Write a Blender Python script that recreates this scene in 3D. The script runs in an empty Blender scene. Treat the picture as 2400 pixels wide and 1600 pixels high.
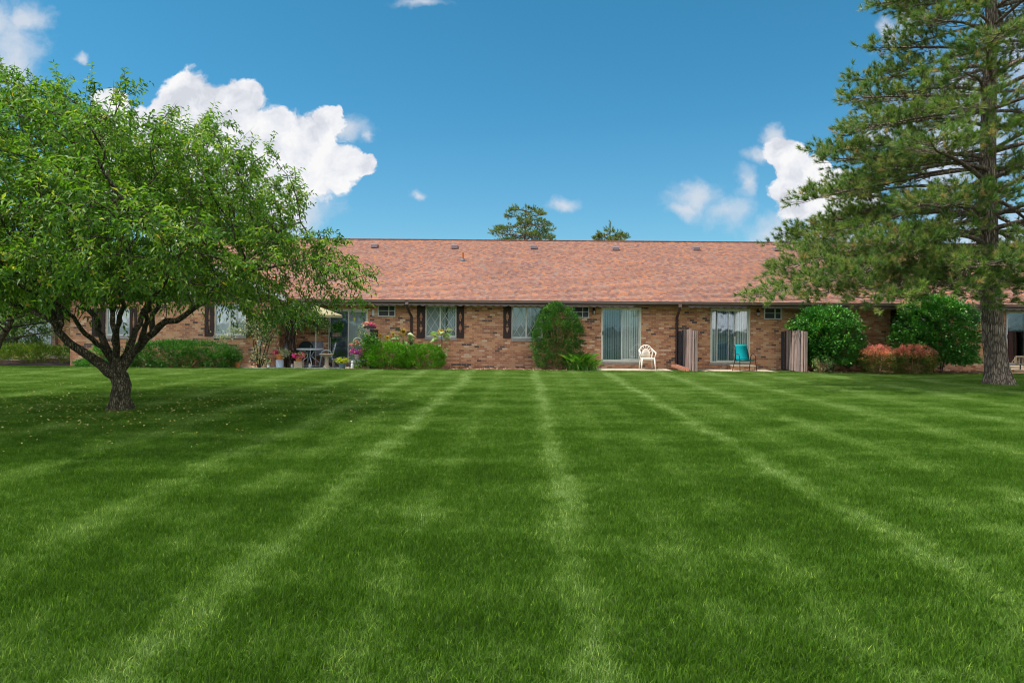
import bpy, math, random
import numpy as np
from mathutils import Matrix, Vector
random.seed(7); RNG = np.random.default_rng(11)
C = bpy.context.scene.collection
PI = math.pi
# ---------------------------------------------------------------- camera geometry
H, F, HOR, ROLL = 1.62, 1600.0, 765.0, 0.0078
cr, sr = math.cos(ROLL), math.sin(ROLL)
def W(px, py, Y):
    "photo pixel (2400x1600) seen at depth Y -> world point"
    dx, dy = px-1200, py-800
    ux = dx*cr + dy*sr; uy = -dx*sr + dy*cr
    return (ux*Y/F, Y, H-(uy+800-HOR)*Y/F)
def WX(px, Y, py=800): return W(px, py, Y)[0]
def WZ(px, py, Y): return W(px, py, Y)[2]
def U(seed): return np.random.default_rng(seed)

# ---------------------------------------------------------------- node helpers
def nd(t, typ, ins=None, **props):
    n = t.nodes.new(typ)
    for k, v in props.items(): setattr(n, k, v)
    for k, v in (ins or {}).items():
        s = n.inputs[k]
        if isinstance(v, bpy.types.NodeSocket): t.links.new(v, s)
        elif isinstance(v, bpy.types.Node): t.links.new(v.outputs[0], s)
        else: s.default_value = v
    return n
def mth(t, op, a, b=0.0, c=None, clamp=False):
    ins = {0: a, 1: b}
    if c is not None: ins[2] = c
    return nd(t, 'ShaderNodeMath', ins, operation=op, use_clamp=clamp).outputs[0]
def ramp(t, fac, stops, interp='LINEAR'):
    n = nd(t, 'ShaderNodeValToRGB', {0: fac}); r = n.color_ramp; r.interpolation = interp
    while len(r.elements) > 1: r.elements.remove(r.elements[-1])
    r.elements[0].position = stops[0][0]; r.elements[0].color = tuple(stops[0][1])+(1,)
    for p, c in stops[1:]:
        e = r.elements.new(p); e.color = tuple(c)+(1,)
    return n.outputs[0]
def mixc(t, fac, a, b, mode='MIX'):
    n = nd(t, 'ShaderNodeMix', None, data_type='RGBA', blend_type=mode)
    for i, v in ((0, fac), (6, a), (7, b)):
        if isinstance(v, bpy.types.NodeSocket): t.links.new(v, n.inputs[i])
        else: n.inputs[i].default_value = (tuple(v)+(1,)) if isinstance(v, (tuple, list)) else v
    return n.outputs[2]
def noise(t, vec, scale, detail=3, rough=.5, dist=0.0):
    return nd(t, 'ShaderNodeTexNoise', {'Vector': vec, 'Scale': scale, 'Detail': detail, 'Roughness': rough, 'Distortion': dist}).outputs[0]
def newmat(name):
    m = bpy.data.materials.new(name); m.use_nodes = True; t = m.node_tree; t.nodes.clear()
    out = t.nodes.new('ShaderNodeOutputMaterial')
    return m, t, out
def bsdf(t, out, color, rough=.7, spec=.3, metal=0.0, normal=None):
    b = nd(t, 'ShaderNodeBsdfPrincipled', {'Roughness': rough, 'Metallic': metal, 'Specular IOR Level': spec})
    if isinstance(color, bpy.types.NodeSocket): t.links.new(color, b.inputs['Base Color'])
    else: b.inputs['Base Color'].default_value = tuple(color)+(1,)
    if normal is not None: t.links.new(normal, b.inputs['Normal'])
    t.links.new(b.outputs[0], out.inputs[0]); return b
def bump(t, h, strength=.4, dist=.01):
    return nd(t, 'ShaderNodeBump', {'Height': h, 'Strength': strength, 'Distance': dist}).outputs[0]
def objco(t): return nd(t, 'ShaderNodeNewGeometry').outputs['Position']
def pm(name, c1, c2=None, scale=6.0, rough=.7, spec=.3, metal=0.0, bmp=.0, bscale=None, stretch=(1, 1, 1)):
    m, t, out = newmat(name)
    v = nd(t, 'ShaderNodeMapping', {0: objco(t), 3: stretch}).outputs[0]
    c2 = c2 or tuple(x*.8 for x in c1)
    n = noise(t, v, scale, 4, .6)
    col = ramp(t, n, [(.32, c2), (.68, c1)])
    nm = bump(t, noise(t, v, bscale or scale*4, 3), bmp) if bmp else None
    bsdf(t, out, col, rough, spec, metal, nm)
    return m
def leafmat(name, stops, trans=.35, rough=.5, spec=.35, tcol=1.5, vary=.25):
    m, t, out = newmat(name)
    a = nd(t, 'ShaderNodeAttribute', attribute_name='rnd').outputs['Fac']
    col = ramp(t, a, stops)
    n = noise(t, objco(t), 1.3, 2)
    col = mixc(t, 1.0, col, ramp(t, n, [(.3, (1-vary,)*3), (.7, (1+vary*.6, 1+vary*.6, 1.0))]), 'MULTIPLY')
    b = nd(t, 'ShaderNodeBsdfPrincipled', {'Base Color': col, 'Roughness': rough, 'Specular IOR Level': spec})
    tc = mixc(t, 1.0, col, (tcol*1.05, tcol, tcol*.45), 'MULTIPLY')
    tr = nd(t, 'ShaderNodeBsdfTranslucent', {'Color': tc})
    mx = nd(t, 'ShaderNodeMixShader', {0: trans, 1: b.outputs[0], 2: tr.outputs[0]})
    t.links.new(mx.outputs[0], out.inputs[0]); return m

# ---------------------------------------------------------------- object helpers
ORG = {}
def tag(o, label=None, cat=None, group=None, kind=None):
    if label: o['label'] = label
    if cat: o['category'] = cat
    if group: o['group'] = group
    if kind: o['kind'] = kind
    return o
def thing(name, label, cat, loc=(0, 0, 0), group=None, rz=0):
    o = bpy.data.objects.new(name, None); C.objects.link(o); o.empty_display_size = .1
    o.location = loc; o.rotation_euler = (0, 0, rz); ORG[o.name] = tuple(loc)
    return tag(o, label, cat, group)
def _link(name, me, parent, label=None):
    o = bpy.data.objects.new(name, me); C.objects.link(o)
    if parent is not None:
        o.parent = parent; ORG[o.name] = ORG[parent.name]
    else: ORG[o.name] = (0, 0, 0)
    if label: o['label'] = label
    return o
class MB:
    def __init__(s): s.v = []; s.f = []; s.m = []; s.mi = 0
    def face(s, pts):
        n = len(s.v); s.v += [tuple(p) for p in pts]; s.f.append(list(range(n, n+len(pts)))); s.m.append(s.mi)
    def box(s, x0, x1, y0, y1, z0, z1, M=None):
        if x1 < x0: x0, x1 = x1, x0
        if y1 < y0: y0, y1 = y1, y0
        if z1 < z0: z0, z1 = z1, z0
        p = [(x0, y0, z0), (x1, y0, z0), (x1, y1, z0), (x0, y1, z0), (x0, y0, z1), (x1, y0, z1), (x1, y1, z1), (x0, y1, z1)]
        if M is not None: p = [tuple(M @ Vector(q)) for q in p]
        n = len(s.v); s.v += p
        for q in ((0, 3, 2, 1), (4, 5, 6, 7), (0, 1, 5, 4), (1, 2, 6, 5), (2, 3, 7, 6), (3, 0, 4, 7)):
            s.f.append([n+i for i in q]); s.m.append(s.mi)
    def prism(s, poly, y0, y1):
        "poly of (x,z) extruded along y"
        a = [(x, y0, z) for x, z in poly]; b = [(x, y1, z) for x, z in poly]
        n = len(s.v); k = len(poly); s.v += a+b
        s.f.append(list(range(n, n+k))); s.f.append(list(range(n+2*k-1, n+k-1, -1))); s.m += [s.mi]*2
        for i in range(k):
            j = (i+1) % k; s.f.append([n+j, n+i, n+k+i, n+k+j]); s.m.append(s.mi)
    def tube(s, pts, r, n=8, caps=True):
        pts = [Vector(p) for p in pts]; k = len(pts)
        rr = r if isinstance(r, (list, tuple)) else [r]*k
        base = len(s.v); up = Vector((0, 0, 1)); px = None
        for i, p in enumerate(pts):
            d = (pts[min(i+1, k-1)]-pts[max(i-1, 0)]).normalized()
            if px is None:
                ref = up if abs(d.dot(up)) < .9 else Vector((1, 0, 0)); px = d.cross(ref).normalized()
            else:
                px = (px-d*px.dot(d)); px = px.normalized() if px.length > 1e-6 else d.orthogonal().normalized()
            py = d.cross(px)
            for j in range(n):
                a = 2*PI*j/n; s.v.append(tuple(p+(px*math.cos(a)+py*math.sin(a))*rr[i]))
        for i in range(k-1):
            for j in range(n):
                a = base+i*n+j; b = base+i*n+(j+1) % n; s.f.append([a, b, b+n, a+n]); s.m.append(s.mi)
        if caps:
            s.f.append([base+j for j in range(n)][::-1]); s.f.append([base+(k-1)*n+j for j in range(n)]); s.m += [s.mi]*2
    def lathe(s, prof, c=(0, 0, 0), n=20, sx=1, sy=1):
        base = len(s.v); k = len(prof)
        for r, z in prof:
            for j in range(n):
                a = 2*PI*j/n; s.v.append((c[0]+r*math.cos(a)*sx, c[1]+r*math.sin(a)*sy, c[2]+z))
        for i in range(k-1):
            for j in range(n):
                a = base+i*n+j; b = base+i*n+(j+1) % n; s.f.append([a, b, b+n, a+n]); s.m.append(s.mi)
        if prof[0][0] > 1e-4: s.f.append([base+j for j in range(n)][::-1]); s.m.append(s.mi)
        if prof[-1][0] > 1e-4: s.f.append([base+(k-1)*n+j for j in range(n)]); s.m.append(s.mi)
    def weld(s, eps=1e-5):
        key = {}; mp = []; nv = []
        for v in s.v:
            k = tuple(round(c/eps) for c in v)
            if k not in key: key[k] = len(nv); nv.append(v)
            mp.append(key[k])
        s.v = nv; s.f = [[mp[i] for i in f] for f in s.f]; return s
    def build(s, name, mat, parent=None, smooth=False, label=None, bevel=0):
        o = _link(name, bpy.data.meshes.new(name), parent, label); og = ORG[o.name]
        me = o.data
        me.from_pydata([(x-og[0], y-og[1], z-og[2]) for x, y, z in s.v], [], s.f)
        for mm in (mat if isinstance(mat, (list, tuple)) else [mat]): me.materials.append(mm)
        if isinstance(mat, (list, tuple)): me.polygons.foreach_set('material_index', s.m)
        if smooth:
            me.polygons.foreach_set('use_smooth', [True]*len(me.polygons))
        me.update()
        if bevel:
            b = o.modifiers.new('bevel', 'BEVEL'); b.width = bevel; b.segments = 2; b.limit_method = 'ANGLE'
        return o
def np_mesh(name, V, T, rnd, mat, parent=None, label=None, k=3):
    "V (N,3), T (M,k) index array, rnd (M,) per-face random"
    o = _link(name, bpy.data.meshes.new(name), parent, label); og = ORG[o.name]; me = o.data
    V = np.asarray(V, dtype=np.float64)-np.array(og); T = np.asarray(T, dtype=np.int32)
    me.vertices.add(len(V)); me.vertices.foreach_set('co', V.astype(np.float32).ravel())
    me.loops.add(T.size); me.loops.foreach_set('vertex_index', T.ravel())
    me.polygons.add(len(T)); me.polygons.foreach_set('loop_start', np.arange(0, T.size, k, dtype=np.int32))
    me.polygons.foreach_set('loop_total', np.full(len(T), k, dtype=np.int32))
    me.update(calc_edges=True)
    at = me.attributes.new('rnd', 'FLOAT', 'FACE'); at.data.foreach_set('value', np.asarray(rnd, dtype=np.float32))
    me.materials.append(mat); return o
def unit(a): return a/np.maximum(np.linalg.norm(a, axis=1, keepdims=True), 1e-9)
def leaves(P, D, L, Wd, rnd, fold=.25, rg=RNG, bend=.15):
    "folded leaves: base, right, tip, left -> two triangles each"
    N = len(P); D = unit(D); L = np.broadcast_to(L, (N,))[:, None]; Wd = np.broadcast_to(Wd, (N,))[:, None]
    S = unit(np.cross(D, np.array([0, 0, 1.0])+rg.normal(0, .5, (N, 3)))); Nn = np.cross(S, D)
    Nn[Nn[:, 2] < 0] *= -1
    mid = P+D*L*.42
    A = P; B = mid+S*Wd*.5+Nn*Wd*fold; T = P+D*L-Nn*L*bend; Cc = mid-S*Wd*.5+Nn*Wd*fold
    V = np.stack([A, B, T, Cc], 1).reshape(-1, 3); i = np.arange(N)[:, None]*4
    T3 = np.concatenate([i+np.array([0, 1, 2]), i+np.array([0, 2, 3])], 1).reshape(-1, 3)
    return V, T3, np.repeat(rnd, 2)
def needles(P, D, L, Wd, rnd, rg=RNG):
    N = len(P); D = unit(D); L = np.broadcast_to(L, (N,))[:, None]
    S = unit(np.cross(D, rg.normal(0, 1, (N, 3))))
    V = np.stack([P-S*Wd*.5, P+S*Wd*.5, P+D*L], 1).reshape(-1, 3)
    return V, np.arange(N*3).reshape(-1, 3), rnd
class NB:
    "accumulates numpy triangle sets"
    def __init__(s): s.V = []; s.T = []; s.R = []; s.n = 0
    def add(s, vtr):
        V, T, R = vtr; s.V.append(V); s.T.append(T+s.n); s.R.append(R); s.n += len(V)
    def build(s, name, mat, parent, label=None):
        return np_mesh(name, np.concatenate(s.V), np.concatenate(s.T), np.concatenate(s.R), mat, parent, label)
# ---------------------------------------------------------------- materials
def brick_mat():
    m, t, out = newmat('brick')
    pos = nd(t, 'ShaderNodeSeparateXYZ', {0: objco(t)})
    u = mth(t, 'DIVIDE', mth(t, 'ADD', pos.outputs[0], pos.outputs[1]), .2)
    v = mth(t, 'DIVIDE', pos.outputs[2], .078)
    row = mth(t, 'FLOOR', v)
    uu = mth(t, 'ADD', u, mth(t, 'MULTIPLY', mth(t, 'FLOORED_MODULO', row, 2.0), .5))
    col = mth(t, 'FLOOR', uu)
    fu = mth(t, 'FRACT', uu); fv = mth(t, 'FRACT', v)
    eu = mth(t, 'MINIMUM', fu, mth(t, 'SUBTRACT', 1.0, fu)); ev = mth(t, 'MINIMUM', fv, mth(t, 'SUBTRACT', 1.0, fv))
    mask = mth(t, 'MINIMUM', mth(t, 'MULTIPLY', eu, .212), mth(t, 'MULTIPLY', ev, .0735))
    mask = mth(t, 'MULTIPLY', mth(t, 'SUBTRACT', mask, .0035), 400.0, clamp=True)
    rv = nd(t, 'ShaderNodeCombineXYZ', {0: col, 1: row, 2: 3.0})
    wn = nd(t, 'ShaderNodeTexWhiteNoise', {0: rv}, noise_dimensions='3D')
    # now and then a run of two or three neighbouring bricks shares its firing
    rv2 = nd(t, 'ShaderNodeCombineXYZ', {0: mth(t, 'FLOOR', mth(t, 'DIVIDE', uu, 2.0)), 1: row, 2: 9.0})
    wn2 = nd(t, 'ShaderNodeTexWhiteNoise', {0: rv2}, noise_dimensions='3D')
    c = ramp(t, wn.outputs[0], [(0, (.46, .22, .125)), (.16, (.56, .31, .17)), (.34, (.40, .19, .115)), (.48, (.50, .25, .15)), (.6, (.60, .35, .21)),
                                (.72, (.34, .155, .10)), (.82, (.58, .39, .26)), (.9, (.67, .52, .38)), (.945, (.12, .08, .075))], 'CONSTANT')
    c = mixc(t, mth(t, 'GREATER_THAN', wn2.outputs[0], .98), c, (.12, .085, .08))
    big = noise(t, nd(t, 'ShaderNodeMapping', {0: objco(t), 3: (1, 1, 2.2)}).outputs[0], .55, 3)
    c = mixc(t, 1.0, c, ramp(t, big, [(.3, (1.0, .89, .87)), (.7, (1.25, 1.1, 1.02))]), 'MULTIPLY')
    fine = noise(t, objco(t), 60, 3)
    c = mixc(t, 1.0, c, ramp(t, fine, [(.3, (.8, .8, .8)), (.7, (1.15, 1.15, 1.15))]), 'MULTIPLY')
    c = mixc(t, mask, (.54, .43, .32), c)
    bsdf(t, out, c, .85, .2, 0, bump(t, mask, .6, .006)); return m
def shingle_mat(name, ax, y0):
    "ax 0: courses run along x (slope along y); ax 1: the other way round"
    m, t, out = newmat(name)
    pos = nd(t, 'ShaderNodeSeparateXYZ', {0: objco(t)})
    a = pos.outputs[ax]; z = pos.outputs[2]
    row = mth(t, 'FLOOR', mth(t, 'ADD', mth(t, 'DIVIDE', mth(t, 'SUBTRACT', z, y0), .0538), .02))
    off = nd(t, 'ShaderNodeTexWhiteNoise', {1: row}, noise_dimensions='1D').outputs[0]
    u = mth(t, 'ADD', mth(t, 'DIVIDE', a, .125), mth(t, 'MULTIPLY', off, 7.0))
    col = mth(t, 'FLOOR', u)
    w = nd(t, 'ShaderNodeTexWhiteNoise', {0: nd(t, 'ShaderNodeCombineXYZ', {0: col, 1: row})}, noise_dimensions='3D')
    w2 = nd(t, 'ShaderNodeTexWhiteNoise', {0: nd(t, 'ShaderNodeCombineXYZ', {0: mth(t, 'FLOOR', mth(t, 'DIVIDE', u, 2.0)), 1: row, 2: 4.0})}, noise_dimensions='3D')
    r = mth(t, 'ADD', mth(t, 'MULTIPLY', w.outputs[0], .9), mth(t, 'MULTIPLY', w2.outputs[0], .1))
    c = ramp(t, r, [(.0, (.19, .10, .088)), (.14, (.235, .122, .10)), (.3, (.255, .13, .10)), (.44, (.29, .142, .102)), (.56, (.31, .155, .112)),
                    (.68, (.275, .17, .135)), (.8, (.37, .165, .092)), (.9, (.235, .155, .13))], 'CONSTANT')
    n = noise(t, objco(t), 14, 3)
    c = mixc(t, 1.0, c, ramp(t, n, [(.3, (.84, .84, .84)), (.7, (1.12, 1.12, 1.12))]), 'MULTIPLY')
    n2 = noise(t, nd(t, 'ShaderNodeMapping', {0: objco(t), 3: (.5, .15, .15)}).outputs[0], .7, 3)
    c = mixc(t, 1.0, c, ramp(t, n2, [(.3, (.92, .93, .95)), (.7, (1.06, 1.03, 1.0))]), 'MULTIPLY')
    edge = mth(t, 'LESS_THAN', mth(t, 'FRACT', u), .04)
    c = mixc(t, mth(t, 'MULTIPLY', edge, .45), c, (.1, .06, .05))
    bsdf(t, out, c, .9, .15, 0, bump(t, noise(t, objco(t), 200, 2), .3, .003)); return m
def bark_mat(name, c1, c2, c3, sc=14, zs=.22, st=.9):
    m, t, out = newmat(name)
    v = nd(t, 'ShaderNodeMapping', {0: objco(t), 3: (1, 1, zs)}).outputs[0]
    n = noise(t, v, sc, 5, .65, .6); vo = nd(t, 'ShaderNodeTexVoronoi', {'Vector': v, 'Scale': sc*1.3}, feature='DISTANCE_TO_EDGE').outputs[0]
    c = ramp(t, n, [(.34, c2), (.5, c1), (.66, c3)])
    crack = mth(t, 'MULTIPLY', vo, 5.0, clamp=True)
    c = mixc(t, crack, tuple(x*.55 for x in c2), c)
    h = mth(t, 'ADD', mth(t, 'MULTIPLY', n, .6), mth(t, 'MULTIPLY', crack, .6))
    bsdf(t, out, c, .9, .15, 0, bump(t, h, st, .03)); return m
def glass_mat(name='window_glass', refl=.11, tint=(.94, .97, .98)):
    m, t, out = newmat(name)
    tr = nd(t, 'ShaderNodeBsdfTransparent', {0: tint+(1,)}); gl = nd(t, 'ShaderNodeBsdfGlossy', {'Color': (.9, .95, 1, 1), 'Roughness': .03,
        'Normal': bump(t, noise(t, objco(t), 1.6, 2), .06, .05)})
    mx = nd(t, 'ShaderNodeMixShader', {0: refl, 1: tr.outputs[0], 2: gl.outputs[0]}); t.links.new(mx.outputs[0], out.inputs[0]); return m
def siding_mat(name, c, step=.1):
    m, t, out = newmat(name)
    z = nd(t, 'ShaderNodeSeparateXYZ', {0: objco(t)}).outputs[2]
    f = mth(t, 'FRACT', mth(t, 'DIVIDE', z, step))
    n = noise(t, objco(t), 3, 3)
    col = ramp(t, n, [(.3, tuple(x*.9 for x in c)), (.7, c)])
    bsdf(t, out, col, .6, .3, 0, bump(t, f, .5, .01)); return m
def lawn_color(t):
    "growth patches and painted mowing-stripe sheen over world position, shared by soil sheet and blades"
    pos = objco(t); s = nd(t, 'ShaderNodeSeparateXYZ', {0: pos})
    wob = mth(t, 'MULTIPLY', mth(t, 'SUBTRACT', noise(t, pos, .3, 2), .5), .55)
    wob2 = mth(t, 'MULTIPLY', mth(t, 'SUBTRACT', noise(t, pos, 2.6, 3), .5), .38)
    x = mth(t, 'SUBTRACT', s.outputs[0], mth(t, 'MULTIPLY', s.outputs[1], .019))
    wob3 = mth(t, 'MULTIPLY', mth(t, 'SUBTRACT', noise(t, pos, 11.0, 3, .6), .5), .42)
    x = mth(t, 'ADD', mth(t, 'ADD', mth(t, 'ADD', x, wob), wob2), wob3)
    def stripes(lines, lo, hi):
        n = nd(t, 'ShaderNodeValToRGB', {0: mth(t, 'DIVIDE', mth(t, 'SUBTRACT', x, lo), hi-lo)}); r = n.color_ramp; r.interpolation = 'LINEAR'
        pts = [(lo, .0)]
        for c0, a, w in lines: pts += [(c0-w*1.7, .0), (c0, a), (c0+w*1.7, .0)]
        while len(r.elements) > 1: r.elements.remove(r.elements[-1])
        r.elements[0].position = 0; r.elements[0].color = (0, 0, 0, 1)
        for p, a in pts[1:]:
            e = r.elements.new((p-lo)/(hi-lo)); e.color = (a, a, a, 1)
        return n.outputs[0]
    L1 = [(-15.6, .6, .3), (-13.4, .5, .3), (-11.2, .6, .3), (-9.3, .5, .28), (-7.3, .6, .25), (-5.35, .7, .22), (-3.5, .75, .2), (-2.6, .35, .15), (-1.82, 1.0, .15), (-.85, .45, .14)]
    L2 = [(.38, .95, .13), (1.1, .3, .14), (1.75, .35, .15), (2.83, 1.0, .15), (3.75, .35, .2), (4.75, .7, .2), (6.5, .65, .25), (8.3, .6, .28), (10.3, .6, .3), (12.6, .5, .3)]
    st = mth(t, 'ADD', stripes(L1, -17., -.2), stripes(L2, -.2, 15.))  # stripes painted paler, in place of light on leaning blades
    patch = noise(t, nd(t, 'ShaderNodeMapping', {0: pos, 3: (.55, 1.0, 1)}).outputs[0], 1.15, 4, .62)
    patch = nd(t, 'ShaderNodeMapRange', {0: patch, 1: .36, 2: .66}).outputs[0]
    fine = noise(t, nd(t, 'ShaderNodeMapping', {0: pos, 3: (1.3, .8, 1)}).outputs[0], 8.0, 4, .65)
    fine = nd(t, 'ShaderNodeMapRange', {0: fine, 1: .35, 2: .65}).outputs[0]
    # the turf is paler towards the beds
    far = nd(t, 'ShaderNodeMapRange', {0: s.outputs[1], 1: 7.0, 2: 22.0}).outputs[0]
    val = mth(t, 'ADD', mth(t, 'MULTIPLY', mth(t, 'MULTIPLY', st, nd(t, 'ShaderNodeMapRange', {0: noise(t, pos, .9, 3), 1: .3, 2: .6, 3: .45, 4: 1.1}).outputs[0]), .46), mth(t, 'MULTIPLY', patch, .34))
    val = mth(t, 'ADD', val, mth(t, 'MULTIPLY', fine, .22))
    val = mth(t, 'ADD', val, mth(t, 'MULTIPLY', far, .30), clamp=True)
    return val, pos
def lawn_mats():
    m, t, out = newmat('grass_blades')
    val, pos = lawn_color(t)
    a = nd(t, 'ShaderNodeAttribute', attribute_name='rnd').outputs['Fac']
    oi = nd(t, 'ShaderNodeNewGeometry')
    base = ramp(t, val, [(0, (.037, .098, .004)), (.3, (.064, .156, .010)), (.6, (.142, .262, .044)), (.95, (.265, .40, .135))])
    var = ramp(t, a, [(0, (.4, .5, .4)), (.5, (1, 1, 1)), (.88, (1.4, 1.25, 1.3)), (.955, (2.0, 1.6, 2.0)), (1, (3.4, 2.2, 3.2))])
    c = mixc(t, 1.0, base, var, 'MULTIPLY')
    b = nd(t, 'ShaderNodeBsdfPrincipled', {'Base Color': c, 'Roughness': .55, 'Specular IOR Level': .14})
    tc = mixc(t, 1.0, c, (1.3, 1.35, .55), 'MULTIPLY')
    tr = nd(t, 'ShaderNodeBsdfTranslucent', {'Color': tc})
    t.links.new(nd(t, 'ShaderNodeMixShader', {0: .3, 1: b.outputs[0], 2: tr.outputs[0]}).outputs[0], out.inputs[0])
    g, t, out = newmat('turf_soil')
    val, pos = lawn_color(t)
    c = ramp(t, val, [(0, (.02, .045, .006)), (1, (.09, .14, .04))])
    c = mixc(t, 1.0, c, ramp(t, noise(t, pos, 40, 3), [(.3, (.6, .6, .6)), (.7, (1.3, 1.2, 1.2))]), 'MULTIPLY')
    bsdf(t, out, c, .95, .1, 0, bump(t, noise(t, pos, 80, 3), .6, .02))
    return m, g
def mulch_mat(name, cs, sc=45):
    m, t, out = newmat(name)
    vo = nd(t, 'ShaderNodeTexVoronoi', {'Vector': nd(t, 'ShaderNodeMapping', {0: objco(t), 3: (1, 1.8, 1)}).outputs[0], 'Scale': sc})
    r = nd(t, 'ShaderNodeSeparateColor', {0: vo.outputs[1]}).outputs[0]
    c = ramp(t, r, cs, 'CONSTANT')
    bsdf(t, out, c, .9, .1, 0, bump(t, vo.outputs[0], 1.0, .03)); return m
M = {}
M['brick'] = brick_mat()
M['dark_brown'] = pm('dark_brown_paint', (.075, .045, .042), (.055, .034, .032), 9, .5, .4, bmp=.1)
M['gutter'] = pm('brown_gutter', (.25, .17, .155), (.21, .14, .13), 5, .4, .5)
M['trim'] = pm('scalloped_trim_paint', (.22, .165, .16), (.17, .125, .12), 5, .6, .3, bmp=.15)
M['shutter'] = pm('shutter_paint', (.062, .036, .034), (.04, .026, .025), 30, .65, .25, bmp=.3, stretch=(1, 1, .1))
M['soffit'] = pm('soffit_paint', (.12, .09, .08), None, 4)
M['white'] = pm('white_vinyl', (.74, .75, .72), (.62, .63, .6), 4, .4, .4)
M['offwhite'] = pm('cream_vinyl', (.74, .74, .64), (.64, .64, .54), 4, .45, .4)
M['sill'] = pm('stone_sill', (.42, .38, .37), (.32, .29, .28), 12, .8, .2, bmp=.3)
M['glass'] = glass_mat()
M['screen'] = glass_mat('screened_glass', .07, (.78, .82, .86))
M['blind'] = pm('blind_fabric', (.88, .92, .94), (.84, .88, .9), 2, .8, .2)
M['blind_dim'] = pm('grey_blind_fabric', (.5, .54, .58), (.44, .48, .52), 2, .8, .2)
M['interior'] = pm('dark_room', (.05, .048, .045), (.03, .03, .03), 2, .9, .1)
M['siding'] = siding_mat('cream_siding', (.50, .47, .33))
M['rake'] = pm('rake_board', (.55, .54, .52), (.42, .42, .42), 5, .5, .4)
M['black'] = pm('black_metal', (.02, .02, .022), None, 8, .4, .5)
M['lamp_glass'] = pm('frosted_lamp_glass', (.55, .56, .52), None, 8, .3, .5)
M['wood'] = pm('weathered_fence_wood', (.46, .345, .31), (.25, .175, .155), 16, .85, .15, bmp=.5, stretch=(1, 1, .12))
M['wood_grey'] = pm('greyer_fence_wood', (.34, .27, .26), (.2, .155, .15), 16, .85, .15, bmp=.5, stretch=(1, 1, .12))
M['wood_dark'] = pm('dark_stained_wood', (.045, .042, .055), (.07, .06, .065), 14, .8, .2, bmp=.4, stretch=(1, 1, .12))
M['wood_red'] = pm('red_stained_wood', (.33, .13, .11), (.24, .1, .08), 14, .8, .2, bmp=.4, stretch=(1, 1, .12))
M['concrete'] = pm('patio_concrete', (.52, .43, .32), (.4, .34, .26), 9, .9, .2, bmp=.3)
M['slate'] = pm('grey_patio_concrete', (.34, .34, .37), (.25, .25, .28), 9, .9, .2, bmp=.3)
M['plastic'] = pm('white_plastic', (.80, .74, .66), (.74, .68, .6), 3, .35, .5)
M['teal'] = pm('teal_sling_fabric', (.0, .33, .37), (.0, .28, .32), 50, .8, .2, bmp=.2)
M['sling'] = pm('grey_sling_fabric', (.30, .31, .36), (.25, .26, .3), 50, .8, .2)
M['alu'] = pm('pale_aluminium', (.52, .56, .62), (.45, .5, .55), 4, .4, .5, .2)
M['wicker'] = pm('dark_wicker', (.02, .045, .05), (.01, .02, .025), 60, .6, .3, bmp=.6)
M['terra'] = pm('terracotta', (.62, .22, .08), (.5, .17, .06), 10, .8, .2, bmp=.2)
M['stone'] = pm('cast_stone', (.42, .33, .24), (.3, .25, .19), 14, .9, .15, bmp=.4)
M['galv'] = pm('blue_grey_glaze', (.40, .47, .56), (.32, .38, .46), 6, .5, .4)
M['bucket'] = pm('grey_blue_bucket', (.12, .17, .2), None, 6, .5, .4)
M['statue'] = pm('white_cast_figure', (.72, .74, .74), (.55, .57, .57), 10, .7, .3)
M['canopy'] = pm('tan_umbrella_canvas', (.40, .36, .21), (.34, .3, .18), 5, .85, .1)
M['copper'] = pm('rusty_pipe', (.5, .17, .06), (.35, .11, .04), 20, .7, .3)
M['lead'] = pm('lead_flashing', (.1, .115, .14), None, 10, .6, .4)
M['vent'] = pm('roof_vent_metal', (.24, .19, .22), (.2, .16, .19), 6, .4, .5)
M['clay'] = pm('red_splash_block', (.42, .19, .13), (.33, .15, .1), 16, .9, .1, bmp=.3)
M['rock'] = pm('tan_rock', (.55, .45, .3), (.4, .32, .22), 14, .9, .1, bmp=.6)
M['edging'] = pm('pinkish_edging_stone', (.6, .36, .24), (.42, .26, .18), 9, .9, .1, bmp=.6)
M['timber'] = pm('landscape_timber', (.4, .27, .24), (.16, .1, .09), 9, .9, .1, bmp=.5, stretch=(1, .3, 1))
M['soil'] = mulch_mat('dark_bed_soil', [(0, (.035, .028, .03)), (.4, (.07, .055, .055)), (.75, (.11, .085, .08))])
M['mulch'] = mulch_mat('red_bark_mulch', [(0, (.12, .05, .035)), (.3, (.28, .12, .085)), (.6, (.4, .21, .16)), (.8, (.5, .32, .26)), (.93, (.12, .2, .04))])
M['bark'] = bark_mat('fruit_tree_bark', (.13, .11, .07), (.055, .046, .032), (.27, .235, .16), 22, .35)
M['pine_bark'] = bark_mat('pine_bark', (.30, .24, .19), (.13, .10, .08), (.52, .40, .31), 16, .16, 1.0)
M['dead_bark'] = bark_mat('shaggy_dead_bark', (.085, .055, .042), (.03, .02, .018), (.2, .15, .12), 18, .12)
M['twig'] = pm('tan_twigs', (.38, .22, .11), (.16, .1, .06), 20, .9, .1)
M['stem'] = pm('green_stem', (.12, .2, .04), None, 10, .7, .2)
M['blades'], M['turf'] = lawn_mats()
G = lambda r, g, b: (r, g, b)
M['leaf'] = leafmat('fruit_tree_leaves', [(0, (.038, .115, .012)), (.35, (.072, .19, .018)), (.7, (.14, .275, .03)), (.9, (.29, .39, .07)), (.965, (.38, .42, .05)), (.985, (.5, .38, .05)), (1, (.5, .28, .06))], .46)
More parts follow.
